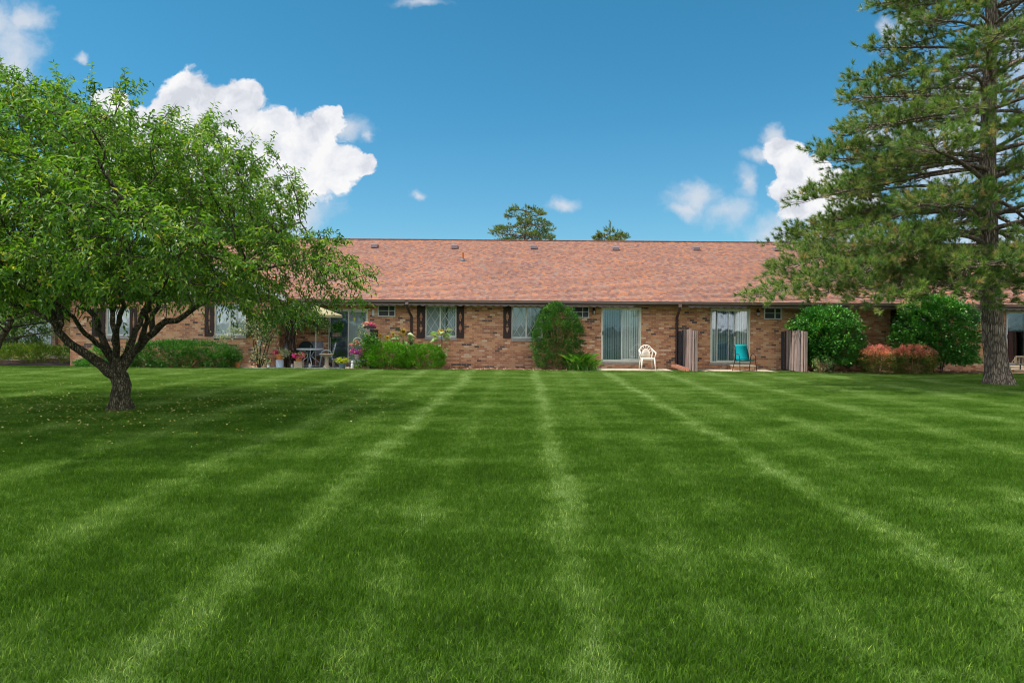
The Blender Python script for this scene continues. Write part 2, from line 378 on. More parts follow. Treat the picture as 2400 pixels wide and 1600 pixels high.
M['needle'] = leafmat('pine_needles', [(0, (.06, .13, .045)), (.3, (.10, .2, .05)), (.6, (.17, .29, .06)), (.8, (.32, .37, .12)), (.93, (.42, .36, .18)), (1, (.6, .36, .15))], .25, .55, .25, 1.3)
M['needle_far'] = leafmat('far_pine_needles', [(0, (.06, .12, .04)), (.5, (.13, .22, .06)), (.85, (.26, .3, .1)), (1, (.42, .3, .12))], .25, .55, .25, 1.3)
M['yew'] = leafmat('yew_foliage', [(0, (.012, .065, .014)), (.5, (.035, .14, .018)), (.82, (.10, .26, .03)), (1, (.26, .36, .07))], .2, .5, .3)
M['yew_bright'] = leafmat('bright_yew_foliage', [(0, (.03, .12, .006)), (.5, (.075, .24, .008)), (.85, (.14, .36, .012)), (1, (.28, .4, .03))], .25, .5, .3)
M['euon'] = leafmat('broad_shrub_leaves', [(0, (.02, .13, .022)), (.5, (.05, .23, .03)), (.85, (.16, .4, .06)), (1, (.4, .55, .16))], .25, .35, .5)
M['hedge'] = leafmat('hedge_leaves', [(0, (.014, .075, .016)), (.5, (.04, .16, .02)), (.85, (.09, .25, .03)), (1, (.24, .36, .08))], .3, .4, .4)
M['barb_red'] = leafmat('barberry_red_leaves', [(0, (.42, .1, .11)), (.5, (.72, .24, .24)), (.8, (.8, .4, .34)), (1, (.5, .45, .15))], .35, .5, .3)
M['barb_green'] = leafmat('barberry_mixed_leaves', [(0, (.03, .09, .02)), (.5, (.08, .17, .035)), (.78, (.3, .2, .06)), (1, (.66, .32, .16))], .3, .5, .3)
M['daylily'] = leafmat('strap_leaves', [(0, (.04, .16, .015)), (.6, (.1, .3, .03)), (1, (.3, .5, .12))], .3, .4, .4)
M['varieg'] = leafmat('cream_edged_leaves', [(0, (.03, .1, .05)), (.4, (.09, .18, .08)), (.7, (.4, .45, .25)), (1, (.75, .74, .56))], .3, .45, .4)
M['white_fl'] = leafmat('white_foliage', [(0, (.1, .2, .05)), (.35, (.45, .5, .35)), (1, (.85, .86, .74))], .3, .5, .3)
M['pink_fl'] = leafmat('magenta_petals', [(0, (.55, .02, .28)), (.5, (.78, .06, .42)), (.8, (.8, .16, .25)), (1, (.85, .4, .5))], .3, .5, .2, 1.1)
M['purple_fl'] = leafmat('purple_petals', [(0, (.4, .03, .55)), (.6, (.62, .06, .6)), (.85, (.8, .25, .3)), (1, (.85, .45, .5))], .3, .5, .2, 1.1)
M['salmon_fl'] = leafmat('salmon_petals', [(0, (.75, .2, .2)), (.6, (.85, .4, .38)), (1, (.9, .65, .6))], .3, .5, .2, 1.1)
M['yelgreen'] = leafmat('yellow_green_leaves', [(0, (.16, .24, .015)), (.6, (.34, .42, .02)), (1, (.6, .6, .08))], .3, .5, .3)
M['sun_leaf'] = leafmat('sunflower_leaves', [(0, (.1, .22, .06)), (.5, (.3, .42, .2)), (1, (.5, .58, .36))], .3, .5, .3, 1.2)
M['sun_petal'] = leafmat('sunflower_petals', [(0, (.6, .36, .01)), (1, (.8, .58, .04))], .3, .5, .2, 1.0)
M['sun_disk'] = pm('sunflower_disk', (.22, .12, .02), (.1, .05, .01), 60, .9, .1, bmp=.5)
M['vine'] = leafmat('vine_leaves', [(0, (.03, .14, .02)), (.6, (.08, .28, .04)), (1, (.35, .5, .15))], .3, .5, .3)
M['juniper'] = leafmat('juniper_foliage', [(0, (.05, .11, .015)), (.5, (.1, .19, .02)), (.85, (.2, .26, .04)), (1, (.32, .25, .1))], .2, .6, .2)
M['bgleaf'] = leafmat('background_leaves', [(0, (.03, .09, .02)), (.5, (.07, .16, .035)), (.85, (.15, .24, .06)), (1, (.3, .36, .15))], .35)
M['weep'] = leafmat('drooping_leaves', [(0, (.02, .07, .012)), (.5, (.045, .13, .02)), (.85, (.1, .2, .035)), (1, (.45, .4, .2))], .35)
M['roof_main'] = shingle_mat('roof_shingles', 0, 2.61)
M['roof_wing'] = shingle_mat('wing_roof_shingles', 1, 2.61)
M['far_wall'] = pm('pale_blue_garage_door', (.52, .58, .66), None, 3)
M['fallen'] = leafmat('fallen_yellow_leaves', [(0, (.4, .3, .06)), (.6, (.6, .5, .14)), (1, (.7, .62, .3))], .2)
# ---------------------------------------------------------------- the house
D = 26.67; EY = 26.05; EZ = 2.61; PIT = .4167; RY = 33.87; RZ = EZ+(RY-EY)*PIT
XL, XR = -15.6, 26.0
WY = 25.75; WL, WR = WX(165, WY), WX(655, WY)        # the front wing
house = thing('brick_house', 'long single-storey brick apartment house with a pinkish brown shingle roof behind the lawn', 'house', (0, D, 0))
def dz(px, py): return WZ(px, py, D)
def dx(px, py=800): return WX(px, D, py)
openings = []      # (x0,x1,z0,z1)
def wall_panel(mb, x0, x1, z0, z1, Y, ops, depth=.11, t=.3):
    xs = sorted({x0, x1, *[o[0] for o in ops], *[o[1] for o in ops]}); zs = sorted({z0, z1, *[o[2] for o in ops], *[o[3] for o in ops]})
    xs = [x for x in xs if x0 <= x <= x1]; zs = [z for z in zs if z0 <= z <= z1]
    for i in range(len(xs)-1):
        for j in range(len(zs)-1):
            cx, cz = (xs[i]+xs[i+1])/2, (zs[j]+zs[j+1])/2
            if any(o[0] < cx < o[1] and o[2] < cz < o[3] for o in ops): continue
            mb.face([(xs[i], Y, zs[j]), (xs[i+1], Y, zs[j]), (xs[i+1], Y, zs[j+1]), (xs[i], Y, zs[j+1])])
    for a, b, c, d in ops:
        e = Y+depth+.12
        mb.face([(a, Y, c), (a, Y, d), (a, e, d), (a, e, c)]); mb.face([(b, Y, c), (b, e, c), (b, e, d), (b, Y, d)])
        mb.face([(a, Y, d), (b, Y, d), (b, e, d), (a, e, d)]); mb.face([(a, Y, c), (a, e, c), (b, e, c), (b, Y, c)])
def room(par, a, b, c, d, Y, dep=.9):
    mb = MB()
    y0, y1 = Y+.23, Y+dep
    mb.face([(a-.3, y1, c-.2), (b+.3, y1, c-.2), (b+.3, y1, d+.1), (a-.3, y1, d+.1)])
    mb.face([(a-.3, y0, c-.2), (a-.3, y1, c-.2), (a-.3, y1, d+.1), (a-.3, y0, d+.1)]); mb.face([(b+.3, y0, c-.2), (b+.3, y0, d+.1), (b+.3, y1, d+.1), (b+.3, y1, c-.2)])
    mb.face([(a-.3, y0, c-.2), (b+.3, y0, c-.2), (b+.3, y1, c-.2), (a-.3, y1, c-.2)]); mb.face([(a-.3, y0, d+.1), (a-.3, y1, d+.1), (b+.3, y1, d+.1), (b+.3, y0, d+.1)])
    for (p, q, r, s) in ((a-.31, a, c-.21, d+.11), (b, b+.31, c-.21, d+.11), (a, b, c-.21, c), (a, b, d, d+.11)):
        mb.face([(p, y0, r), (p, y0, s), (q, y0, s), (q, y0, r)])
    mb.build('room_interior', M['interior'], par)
def R(px0, px1, py0, py1, Y=D):
    return (WX(px0, Y, (py0+py1)/2), WX(px1, Y, (py0+py1)/2), WZ((px0+px1)/2, py1, Y), WZ((px0+px1)/2, py0, Y))
def clipseg(x0, z0, x1, z1, a, b, c, d):
    t0, t1 = 0., 1.; ddx, ddz = x1-x0, z1-z0
    for p, q in ((-ddx, x0-a), (ddx, b-x0), (-ddz, z0-c), (ddz, d-z0)):
        if abs(p) < 1e-9:
            if q < 0: return None
        else:
            r = q/p
            if p < 0: t0 = max(t0, r)
            else: t1 = min(t1, r)
    return None if t0 >= t1 else ((x0+ddx*t0, z0+ddz*t0), (x0+ddx*t1, z0+ddz*t1))
def lattice_window(op, Y, label, lat=True, blind='blind', half_dark=True):
    a, b, c, d = op; y = Y+.07
    f = MB(); w = .045
    f.box(a, a+w, y-.03, y+.04, c+.05, d); f.box(b-w, b, y-.03, y+.04, c+.05, d)
    f.box(a+w, b-w, y-.03, y+.04, d-w, d); f.box(a+w, b-w, y-.03, y+.04, c+.05, c+.05+w*1.3)
    mx = (a+b)/2-.03; f.box(mx-.03, mx+.03, y-.025, y+.035, c+.05+w*1.3, d-w)
    o = f.build('window', M['white'], house, label=label, bevel=.004)
    g = MB(); g.box(a+w, mx-.03, y+.012, y+.016, c+.05+w*1.3, d-w); g.box(mx+.03, b-w, y+.022, y+.026, c+.05+w*1.3, d-w)
    g.build('pane', M['glass'], o)
    if lat:
        l = MB(); pw = .32; ph = .52
        for (p, q, yy) in ((a+w, mx-.03, y), (mx+.03, b-w, y+.01)):
            lo, hi = c+.05+w*1.3, d-w
            for k in range(-8, 12):
                for sg in (1, -1):
                    x0 = p+(k+.0)*pw; s = clipseg(x0-3*pw*sg, lo-3*ph, x0+6*pw*sg, lo+6*ph, p, q, lo, hi)
                    if s:
                        l.tube([(s[0][0], yy+.006, s[0][1]), (s[1][0], yy+.006, s[1][1])], .0105, 4, caps=False)
        l.build('lattice', M['white'], o)
    bl = MB(); yb = Y+.15; n = int((b-a)/.085)
    for k in range(n):
        x = a+(k+.5)*(b-a)/n
        if half_dark and x > mx+.15 and k % 5 == 4: continue
        A = .25 if x < mx else .7
        Mx = Matrix.Translation((x, yb, 0)) @ Matrix.Rotation(A, 4, 'Z'); bl.box(-.046, .046, -.002, .002, c+.08, d-.02, Mx)
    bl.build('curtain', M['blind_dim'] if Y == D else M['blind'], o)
    s = MB(); s.box(a-.02, b+.02, Y-.04, Y+.04, c-.065, c+.046); s.build('sill', M['sill'], o, bevel=.006)
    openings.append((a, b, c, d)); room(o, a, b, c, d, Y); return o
def ac_window(op, Y, split=.62):
    a, b, c, d = op; y = Y+.02; f = MB(); w = .035
    f.box(a, a+w, y-.05, y+.05, c, d); f.box(b-w, b, y-.05, y+.05, c, d); f.box(a+w, b-w, y-.05, y+.05, d-w, d); f.box(a+w, b-w, y-.05, y+.05, c, c+w)
    xs = a+(b-a)*split; f.box(xs-.014, xs+.014, y-.035, y+.03, c+w, d-w); zm = (c+d)/2+.01
    f.box(a+w, xs-.014, y-.035, y+.03, zm-.012, zm+.012); f.box(xs+.014, b-w, y-.035, y+.03, zm-.012, zm+.012)
    o = f.build('vent_window', M['white'], house, bevel=.004); g = MB(); g.box(a+w, b-w, y+.06, y+.065, c+w, d-w); g.build('backing', M['lead'], o)
    g = MB()
    for k in range(9):
        z = c+w+(k+.5)*(d-c-2*w)/9; g.box(a+w, b-w, y+.04, y+.05, z-.006, z+.006)
    g.build('grille', M['dark_brown'], o)
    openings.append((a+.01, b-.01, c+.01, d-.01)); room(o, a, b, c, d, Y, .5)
def sliding_door(op, Y, label, variant=0):
    a, b, c, d = op; y = Y+.05; f = MB(); w = .05
    f.box(a, a+w, y-.07, y+.06, c, d); f.box(b-w, b, y-.07, y+.06, c, d); f.box(a+w, b-w, y-.07, y+.06, d-w*1.4, d); f.box(a+w, b-w, y-.07, y+.06, c, c+.06)
    o = f.build('sliding_door', M['offwhite'] if variant != 3 else M['rake'], house, label=label, bevel=.005)
    mx = {0: (a+b)/2+.02, 1: a+(b-a)*.62, 3: (a+b)/2, 4: (a+b)/2}[variant]
    lo, hi = c+.06, d-w*1.4
    # outer (screen) leaf and inner leaf
    x0, x1 = (a+w, mx+.02) if variant != 1 else (a+w+.2, mx+.02)
    s = MB(); sw = .035
    s.box(x0, x0+sw, y-.045, y-.02, lo, hi); s.box(x1-sw, x1, y-.045, y-.02, lo, hi); s.box(x0+sw, x1-sw, y-.045, y-.02, hi-sw, hi); s.box(x0+sw, x1-sw, y-.045, y-.02, lo, lo+sw)
    if variant == 1: xm = x0+(x1-x0)*.62; s.box(xm-.012, xm+.012, y-.04, y-.025, lo+sw, hi-sw)
    s.build('door_leaf', M['white'], o, bevel=.003)
    g = MB(); g.box(x0+sw, x1-sw, y-.034, y-.03, lo+sw, hi-sw); g.build('screen', M['screen'], o)
    s = MB(); s.box(mx-.03, mx+.03, y+.0, y+.035, lo, hi); s.box(b-w-.045, b-w, y, y+.035, lo, hi); s.box(mx+.03, b-w-.045, y, y+.035, hi-.045, hi); s.box(mx+.03, b-w-.045, y, y+.035, lo, lo+.06)
    if variant == 1: s.box(a+w, a+w+.04, y, y+.035, lo, hi)
    s.build('door_leaf', M['white'], o, bevel=.003)
    g = MB(); g.box(mx+.03, b-w-.045, y+.015, y+.019, lo+.06, hi-.045); g.box(a+w, mx-.03, y+.03, y+.034, lo, hi); g.build('pane', M['glass'], o)
    h = MB(); hx = {0: a+w+.015, 1: mx, 3: a+w+.02, 4: a+w+.02}[variant]; h.box(hx-.018, hx+.018, y-.075, y-.045, (lo+hi)/2-.02, (lo+hi)/2+.14); h.build('handle', M['black'], o, bevel=.006)
    if variant != 3:
        bl = MB(); n = int((b-a)/.088); yb = Y+.16; rg = random.Random(int(a*10))
        for k in range(n):
            x = a+(k+.5)*(b-a)/n
            Mx = Matrix.Translation((x, yb, 0)) @ Matrix.Rotation(.45+rg.uniform(-.08, .08), 4, 'Z'); bl.box(-.045, .045, -.0015, .0015, c+.05, d-.04, Mx)
        bl.build('blinds', M['blind'] if variant != 4 else M['blind_dim'], o)
    t = MB(); t.box(a-.01, b+.01, Y-.03, Y+.05, c-.09, c-.002); t.build('threshold', M['sill'], o, bevel=.006)
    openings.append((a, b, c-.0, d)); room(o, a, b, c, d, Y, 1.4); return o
def shutter(op, Y, single=False):
    a, b, c, d = op; s = MB(); cx = (a+b)/2; n = 64; hh = (d-c)
    for k in range(n):
        z0, z1 = c+hh*k/n, c+hh*(k+1)/n; zc = ((k+.5)/n)
        w = 0
        if single:
            t = (zc-.5)/.42; w = .045*max(0, 1-t*t)**.8*(1 if abs(t) < 1 else 0)
        else:
            for m0, r in ((.31, .155), (.655, .155)):
                t = abs((zc-m0)/r)
                if t < 1: w = .062*(1-t)**.75
        if w < .004: s.box(a, b, Y-.045, Y-.004, z0, z1)
        else: s.box(a, cx-w, Y-.045, Y-.004, z0, z1); s.box(cx+w, b, Y-.045, Y-.004, z0, z1)
    s.build('shutter', M['shutter'], house)
# openings on the main wall
sliding_door(R(770, 862, 724, 850), D, 'sliding patio door with grey blinds behind the patio plants', 4)
ac_window(R(886, 927, 715, 742), D)
lattice_window(R(997, 1070, 716, 793), D, None)
lattice_window(R(1199, 1272, 718, 796), D, None)
ac_window(R(1341, 1381, 718, 745), D)
sliding_door(R(1409, 1503, 720, 848), D, 'sliding door with pale blinds beside the white chair', 0)
sliding_door(R(1665, 1758, 723, 850), D, 'sliding door standing ajar behind the teal chair', 1)
ac_window(R(1791, 1833, 721, 748), D)
lattice_window(R(2106, 2179, 724, 800), D, None)
ac_window(R(2256, 2298, 725, 752), D)
sliding_door(R(2357, 2452, 728, 856), D, 'sliding door with a dark unlit room behind the pine trunk', 3)
main_ops = list(openings); openings.clear()
for r in ((978, 996.5, 716, 792), (1070.5, 1088, 716, 792), (1180, 1198.5, 716, 792), (1272.5, 1291, 717, 793), (2087, 2105, 726, 800), (2180, 2197, 726, 801)): shutter(R(*r), D)
# wing windows
lattice_window(R(248, 305, 722, 790, WY), WY, None, True)
lattice_window(R(502, 577, 712, 789, WY), WY, None, True)
for r in ((217, 247, 722, 789), (305.5, 322, 722, 789)): shutter(R(*r, WY), WY, True)
for r in ((481, 501.5, 711, 788), (577.5, 595, 711, 789)): shutter(R(*r, WY), WY, True)
wing_ops = list(openings); openings.clear()
w = MB()
wall_panel(w, WR-.02, XR, -.1, 2.5, D, main_ops)
wall_panel(w, WL, WR, -.1, 2.46, WY, wing_ops)
w.face([(WR, WY, -.1), (WR, D+.1, -.1), (WR, D+.1, 2.5), (WR, WY, 2.5)])
w.face([(WL, WY, -.1), (WL, WY, 2.46), (WL, 41, 2.46), (WL, 41, -.1)])
w.face([(XR, D, -.1), (XR, 41, -.1), (XR, 41, 2.5), (XR, D, 2.5)]); w.face([(XR, 41, -.1), (WL, 41, -.1), (WL, 41, 2.5), (XR, 41, 2.5)])
w.build('brick_wall', M['brick'], house)
# gable of the wing: brown frieze band and cream siding above
g = MB(); g.box(WL, WR, WY-.012, WY+.1, 2.463, 2.74)
g.build('frieze_band', M['dark_brown'], house)
mxw = (WL+WR)/2; WZR = EZ+(WR+.4-mxw)*PIT
g = MB(); g.prism([(WL+.0, 2.743), (WR, 2.743), (mxw+.02, WZR-.06), (mxw-.02, WZR-.06)], WY-.005, WY+.06); g.build('gable_siding', M['siding'], house)
# main roof, course by course
def stepped_slope(mb, x0, x1, y0, z0, y1, z1, n, lip=.012):
    ddy, ddz = (y1-y0)/n, (z1-z0)/n
    for i in range(n):
        ya, za, yb, zb = y0+ddy*i, z0+ddz*i, y0+ddy*(i+1), z0+ddz*(i+1)
        mb.face([(x0, ya, za+lip), (x1, ya, za+lip), (x1, yb, zb), (x0, yb, zb)])
        mb.face([(x0, ya, za), (x1, ya, za), (x1, ya, za+lip), (x0, ya, za+lip)])
r = MB(); nc = int(round((RZ-EZ)/.0538)); RZ = EZ+nc*.0538; RY = EY+nc*.0538/PIT
stepped_slope(r, XL, XR+.4, EY, EZ, RY, RZ, nc)
r.face([(XL, RY, RZ), (XR+.4, RY, RZ), (XR+.4, RY+8, RZ-3.33), (XL, RY+8, RZ-3.33)])
r.face([(XL, EY, EZ-.02), (XL, EY+.0, EZ+.012), (XL, RY, RZ), (XL, RY+8, RZ-3.33), (XL, RY+8, RZ-3.4)])
r.box(XL, XR+.4, RY-.12, RY+.12, RZ-.02, RZ+.022)
roof = r.build('shingle_roof', M['roof_main'], house)
# wing roof: ridge along y
r = MB(); hw = WR+.4-mxw; n2 = int(round(hw*PIT/.0538)); Y0 = WY-.45; Y1 = EY+(n2*.0538)/PIT+.5
for sgn in (1, -1):
    for i in range(n2):
        xa, xb = mxw+sgn*hw*(1-i/n2), mxw+sgn*hw*(1-(i+1)/n2); za, zb = EZ+i*.0538, EZ+(i+1)*.0538
        q = [(xa, Y0, za+.012), (xb, Y0, zb), (xb, Y1, zb), (xa, Y1, za+.012)]; r.face(q if sgn < 0 else q[::-1])
        q = [(xa, Y0, za), (xa, Y0, za+.012), (xa, Y1, za+.012), (xa, Y1, za)]; r.face(q)
r.build('wing_roof', M['roof_wing'], house)
r = MB()
for sgn in (1, -1):
    x0, x1 = mxw+sgn*(hw+.02), mxw; z0, z1 = EZ-.02, EZ+n2*.0538-.02
    r.prism([(x0, z0-.12), (x0, z0+.05), (x1, z1+.05), (x1, z1-.12)] if sgn > 0 else [(x1, z1-.12), (x1, z1+.05), (x0, z0+.05), (x0, z0-.12)], Y0-.04, Y0-.005)
r.build('rake_board', M['rake'], house)
s = MB(); s.box(WR+.0, WR+.4, Y0, EY+.4, EZ-.12, EZ-.09); s.build('wing_soffit', M['soffit'], house); s = MB(); s.box(WL-.4, WL, Y0, 33, EZ-.12, EZ-.09); s.build('wing_soffit', M['soffit'], house)
# gutter, soffit, scalloped trim
GX0 = WR+.42
g = MB(); prof = [(.0, .0), (-.085, .0), (-.115, .035), (-.115, .075), (-.125, .10), (-.125, .115), (-.11, .115), (0, .105)]
n = len(g.v)
a = [(GX0, EY+y, 2.5+z) for y, z in prof]; b = [(XR+.4, EY+y, 2.5+z) for y, z in prof]
g.v += a+b; k = len(prof)
for i in range(k):
    j = (i+1) % k; g.f.append([i, j, k+j, k+i]); g.m.append(0)
g.f.append(list(range(k))); g.f.append(list(range(2*k-1, k-1, -1))); g.m += [0, 0]
g.build('gutter', M['gutter'], house)
g = MB(); g.box(GX0, XR+.4, EY+.004, EY+.045, 2.44, 2.615); g.build('fascia', M['dark_brown'], house)
s = MB(); s.box(GX0-.3, XR+.4, EY+.05, D+.05, 2.472, 2.5); s.build('soffit', M['soffit'], house)
s = MB(); per = .283; yt = EY+.008
x = GX0
segs = [(GX0, WX(1504, EY)), (WX(1612, EY), WX(1762, EY)), (WX(1785, EY), XR)]
for x0, x1 in segs:
    s = MB()
    nper = int((x1-x0)/per)
    for q in range(nper):
        xa = x0+q*per; top = 2.47; pts = [(xa, top)]
        for e in range(9):
            tt = e/8; zz = 2.375+.055*(abs(2*tt-1)**2.2)
            pts.append((xa+per*tt, zz))
        pts.append((xa+per, top))
        s.prism(pts, yt-.03, yt-.008)
    s.build('scalloped_trim', M['trim'], house)
# downspouts
def downspout(p, zbot, label):
    s = MB(); pts = [W(px, py, y) for px, py, y in p]; pts.append((pts[-1][0], pts[-1][1], zbot)); s.tube(pts, .052, 4)
    o = s.build('downspout', M['dark_brown'], house, label=label)
    h = MB(); x, y, z = pts[0]; h.box(x-.06, x+.06, y-.055, y+.055, z-.03, z+.12); h.build('outlet', M['gutter'], o, bevel=.005)
    for zz in (.35, 1.75): h = MB(); h.box(pts[-1][0]-.075, pts[-1][0]+.075, pts[-1][1]-.06, pts[-1][1]+.04, zz, zz+.03); h.build('strap', M['dark_brown'], o)
downspout([(954, 712, EY-.06), (955, 722, EY+.05), (965, 742, D-.07)], .1, None)
downspout([(1594, 718, EY-.06), (1593, 726, EY+.05), (1587, 744, D-.07)], .1, None)
# wall lanterns (fixed to the wall)
def lantern(px, py):
    x, y, z = W(px, py, D-.12); a = MB()
    a.lathe([(.0, .30), (.012, .28), (.012, .22), (.03, .21), (.085, .13), (.075, .125), (.0, .125)], (x, y, z-.1), 6)
    a.lathe([(.0, -.03), (.05, -.02), (.055, .0), (.0, .0)], (x, y, z-.1), 6)
    for k in range(6):
        an = k*PI/3; a.tube([(x+.05*math.cos(an), y+.05*math.sin(an), z-.1), (x+.068*math.cos(an), y+.068*math.sin(an), z+.03)], .005, 4)
    a.tube([(x, y, z+.17), (x, y+.06, z+.2), (x, D, z+.1)], .009, 6); a.box(x-.035, x+.035, D-.02, D+.01, z+.03, z+.17)
    o = a.build('wall_lantern', M['black'], house); g = MB(); g.lathe([(.044, .002), (.06, .122)], (x, y, z-.1), 6); g.build('lamp_glass', M['lamp_glass'], o)
lantern(1393, 730); lantern(1778, 734)
a = MB(); x, y, z = W(875, 733, D-.03); a.box(x-.045, x+.045, y, D+.01, z-.12, z+.12); a.build('utility_box', M['white'], house, bevel=.008)
for px, py in ((1393, 829), (1779, 833)):
    a = MB(); x, y, z = W(px, py, D-.03); a.box(x-.055, x+.055, y, D+.01, z-.05, z+.05); a.box(x-.065, x+.065, y-.01, y+.01, z+.05, z+.06); a.build('outlet_cover', M['sill'], house, bevel=.006)
# roof vents and the vent pipe, fixed to the roof
def on_roof(px, py):
    dxx, dyy = px-1200, py-800; uy = -dxx*sr+dyy*cr; k = (HOR-(uy+800))/F
    Y = (EZ-PIT*EY-H)/(k-PIT); return W(px, py, Y)
for px, py in ((878, 580), (1066, 582), (1251, 583), (1443, 586), (1632, 586), (1821, 587)):
    x, y, z = on_roof(px, py); a = MB(); a.prism([(y-.16, z-.02), (y-.16, z+.13), (y-.12, z+.155), (y+.28, z+.19), (y+.28, z+.08)], -.15, .15)
    a.v = [(x+q, p, r_) for p, q, r_ in a.v]; o = a.build('roof_vent', M['vent'], roof, bevel=.01)
x, y, z = on_roof(1085, 611); a = MB(); a.lathe([(.13, -.05), (.12, .02), (.06, .1), (.05, .1)], (x, y, z), 14); a.mi = 1
a.tube([(x, y, z), (x, y, z+.38)], .042, 12); a.build('vent_pipe', (M['lead'], M['copper']), roof)
# ---------------------------------------------------------------- branching plants
def resample(pts, step):
    out = [np.array(pts[0], float)]
    for p in pts[1:]:
        p = np.array(p, float); a = out[-1]; L = np.linalg.norm(p-a); n = max(1, int(round(L/step)))
        for i in range(1, n+1): out.append(a+(p-a)*i/n)
    return out
def colonize(nodes, par, att, step, di, dk, iters, rg, grav=0.0, maxn=9000):
    P = [np.array(p) for p in nodes]; par = list(par); A = att.copy(); dist = np.full(len(A), 1e9); near = np.zeros(len(A), int)
    def upd(idx):
        nonlocal dist, near
        Q = np.array([P[i] for i in idx])
        for s in range(0, len(Q), 256):
            q = Q[s:s+256]; d2 = ((A[:, None, :]-q[None])**2).sum(2); j = d2.argmin(1); dd = np.sqrt(d2[np.arange(len(A)), j])
            m = dd < dist; dist[m] = dd[m]; near[m] = np.array(idx)[s+j[m]]
    upd(list(range(len(P)))); nk = {}
    for it in range(iters):
        keep = dist > dk; A = A[keep]; dist = dist[keep]; near = near[keep]
        m = dist < di
        if not m.any() or len(P) > maxn: break
        acc = {}
        arr = np.array([P[i] for i in near[m]]); V = unit(A[m]-arr)
        for i, v in zip(near[m], V): acc[i] = acc.get(i, 0)+v
        new = []
        for i, v in acc.items():
            if nk.get(i, 0) >= 3:
                b_ = near == i; dist[b_] = 0; continue
            nk[i] = nk.get(i, 0)+1
            v = v+rg.normal(0, .25, 3)*np.linalg.norm(v)*.4+np.array([0, 0, grav]); nv = np.linalg.norm(v)
            if nv < 1e-6: continue
            P.append(P[i]+v/nv*step); par.append(i); new.append(len(P)-1)
        upd(new)
    return np.array(P), np.array(par)
def skeleton_mesh(mb, P, par, rmin, rfix, expo=2.3, n_big=10):
    "pipe-model radii, one tube per chain; returns radii and number of children"
    N = len(P); kids = [[] for _ in range(N)]
    for i in range(N):
        if par[i] >= 0: kids[par[i]].append(i)
    r = np.zeros(N); 
    for i in range(N-1, -1, -1):
        s = sum(r[k]**expo for k in kids[i]); r[i] = max(rmin, s**(1/expo)) if kids[i] else rmin
    if rfix is not None:
        for i, v in rfix.items(): r[i] = max(v, 0) if v > 0 else r[i]
    done = np.zeros(N, bool); stack = [0]
    starts = [(0, -1)]
    while starts:
        i, p = starts.pop(); ch = [] if p < 0 else [p]; ch.append(i)
        while kids[i]:
            ks = sorted(kids[i], key=lambda k: -r[k]); 
            for k in ks[1:]: starts.append((k, i))
            i = ks[0]; ch.append(i)
        if len(ch) < 2: continue
        rr = [float(r[c]) for c in ch]
        if p >= 0: rr[0] = min(rr[0], rr[1]*1.25)
        mb.tube([tuple(P[c]) for c in ch], rr, n_big if rr[0] > .06 else (6 if rr[0] > .02 else 4), caps=False)
    return r, [len(k) for k in kids]
def ellip_pts(rg, spec, n, shell=.45):
    "points inside a union of ellipsoids (cx,cy,cz,rx,ry,rz)"
    vol = np.array([s[3]*s[4]*s[5] for s in spec]); out = []
    for s, k in zip(spec, (vol/vol.sum()*n).astype(int)):
        d = unit(rg.normal(0, 1, (k, 3))); rad = rg.uniform(0, 1, (k, 1))**shell*(1+.10*np.sin(d[:, :1]*7+s[0])+.08*np.sin(d[:, 2:]*9+s[1]))
        out.append(np.array(s[:3])+d*rad*np.array(s[3:6]))
    return np.concatenate(out)
def shoots(rg, P, D, n_leaf, length, leafL, leafW, droop, col_bias=None, spread=.9):
    "leafy shoots: base P, direction D; alternate leaves along a drooping curve"
    N = len(P); t = (np.arange(n_leaf)+.6)/n_leaf
    D = unit(D); Ls = rg.uniform(.6, 1.25, (N, 1, 1))*length
    T = t[None, :, None]
    drp = rg.uniform(.4, 1.3, (N, 1, 1))*droop
    pos = P[:, None, :]+D[:, None, :]*Ls*T+np.array([0, 0, -1.0])*(T**2)*Ls*drp
    tan = D[:, None, :]+np.array([0, 0, -2.0])*T*drp
    side = unit(np.cross(D, rg.normal(0, 1, (N, 3))))[:, None, :]; side2 = np.cross(D[:, None, :], side)
    ang = (np.arange(n_leaf)*2.4)[None, :, None]+rg.uniform(0, 6.28, (N, 1, 1))
    out = side*np.cos(ang)+side2*np.sin(ang)
    ld = tan*.7+out*spread+rg.normal(0, .25, (N, n_leaf, 3))+np.array([0, 0, -.25])
    pos = pos.reshape(-1, 3); ld = ld.reshape(-1, 3); K = len(pos)
    sh = np.repeat(rg.uniform(0, 1, N), n_leaf)
    rnd = np.clip(.55*sh+.45*rg.uniform(0, 1, K)+rg.normal(0, .05, K), 0, .96)
    rnd = np.where(rg.uniform(0, 1, K) > .985, rg.uniform(.96, 1, K), rnd)
    if col_bias is not None: rnd = np.clip(rnd+col_bias(pos), 0, 1)
    return leaves(pos, ld, rg.uniform(.75, 1.2, K)*leafL, rg.uniform(.8, 1.15, K)*leafW, rnd, .2, rg, .22), (P, D, Ls[:, 0, 0])

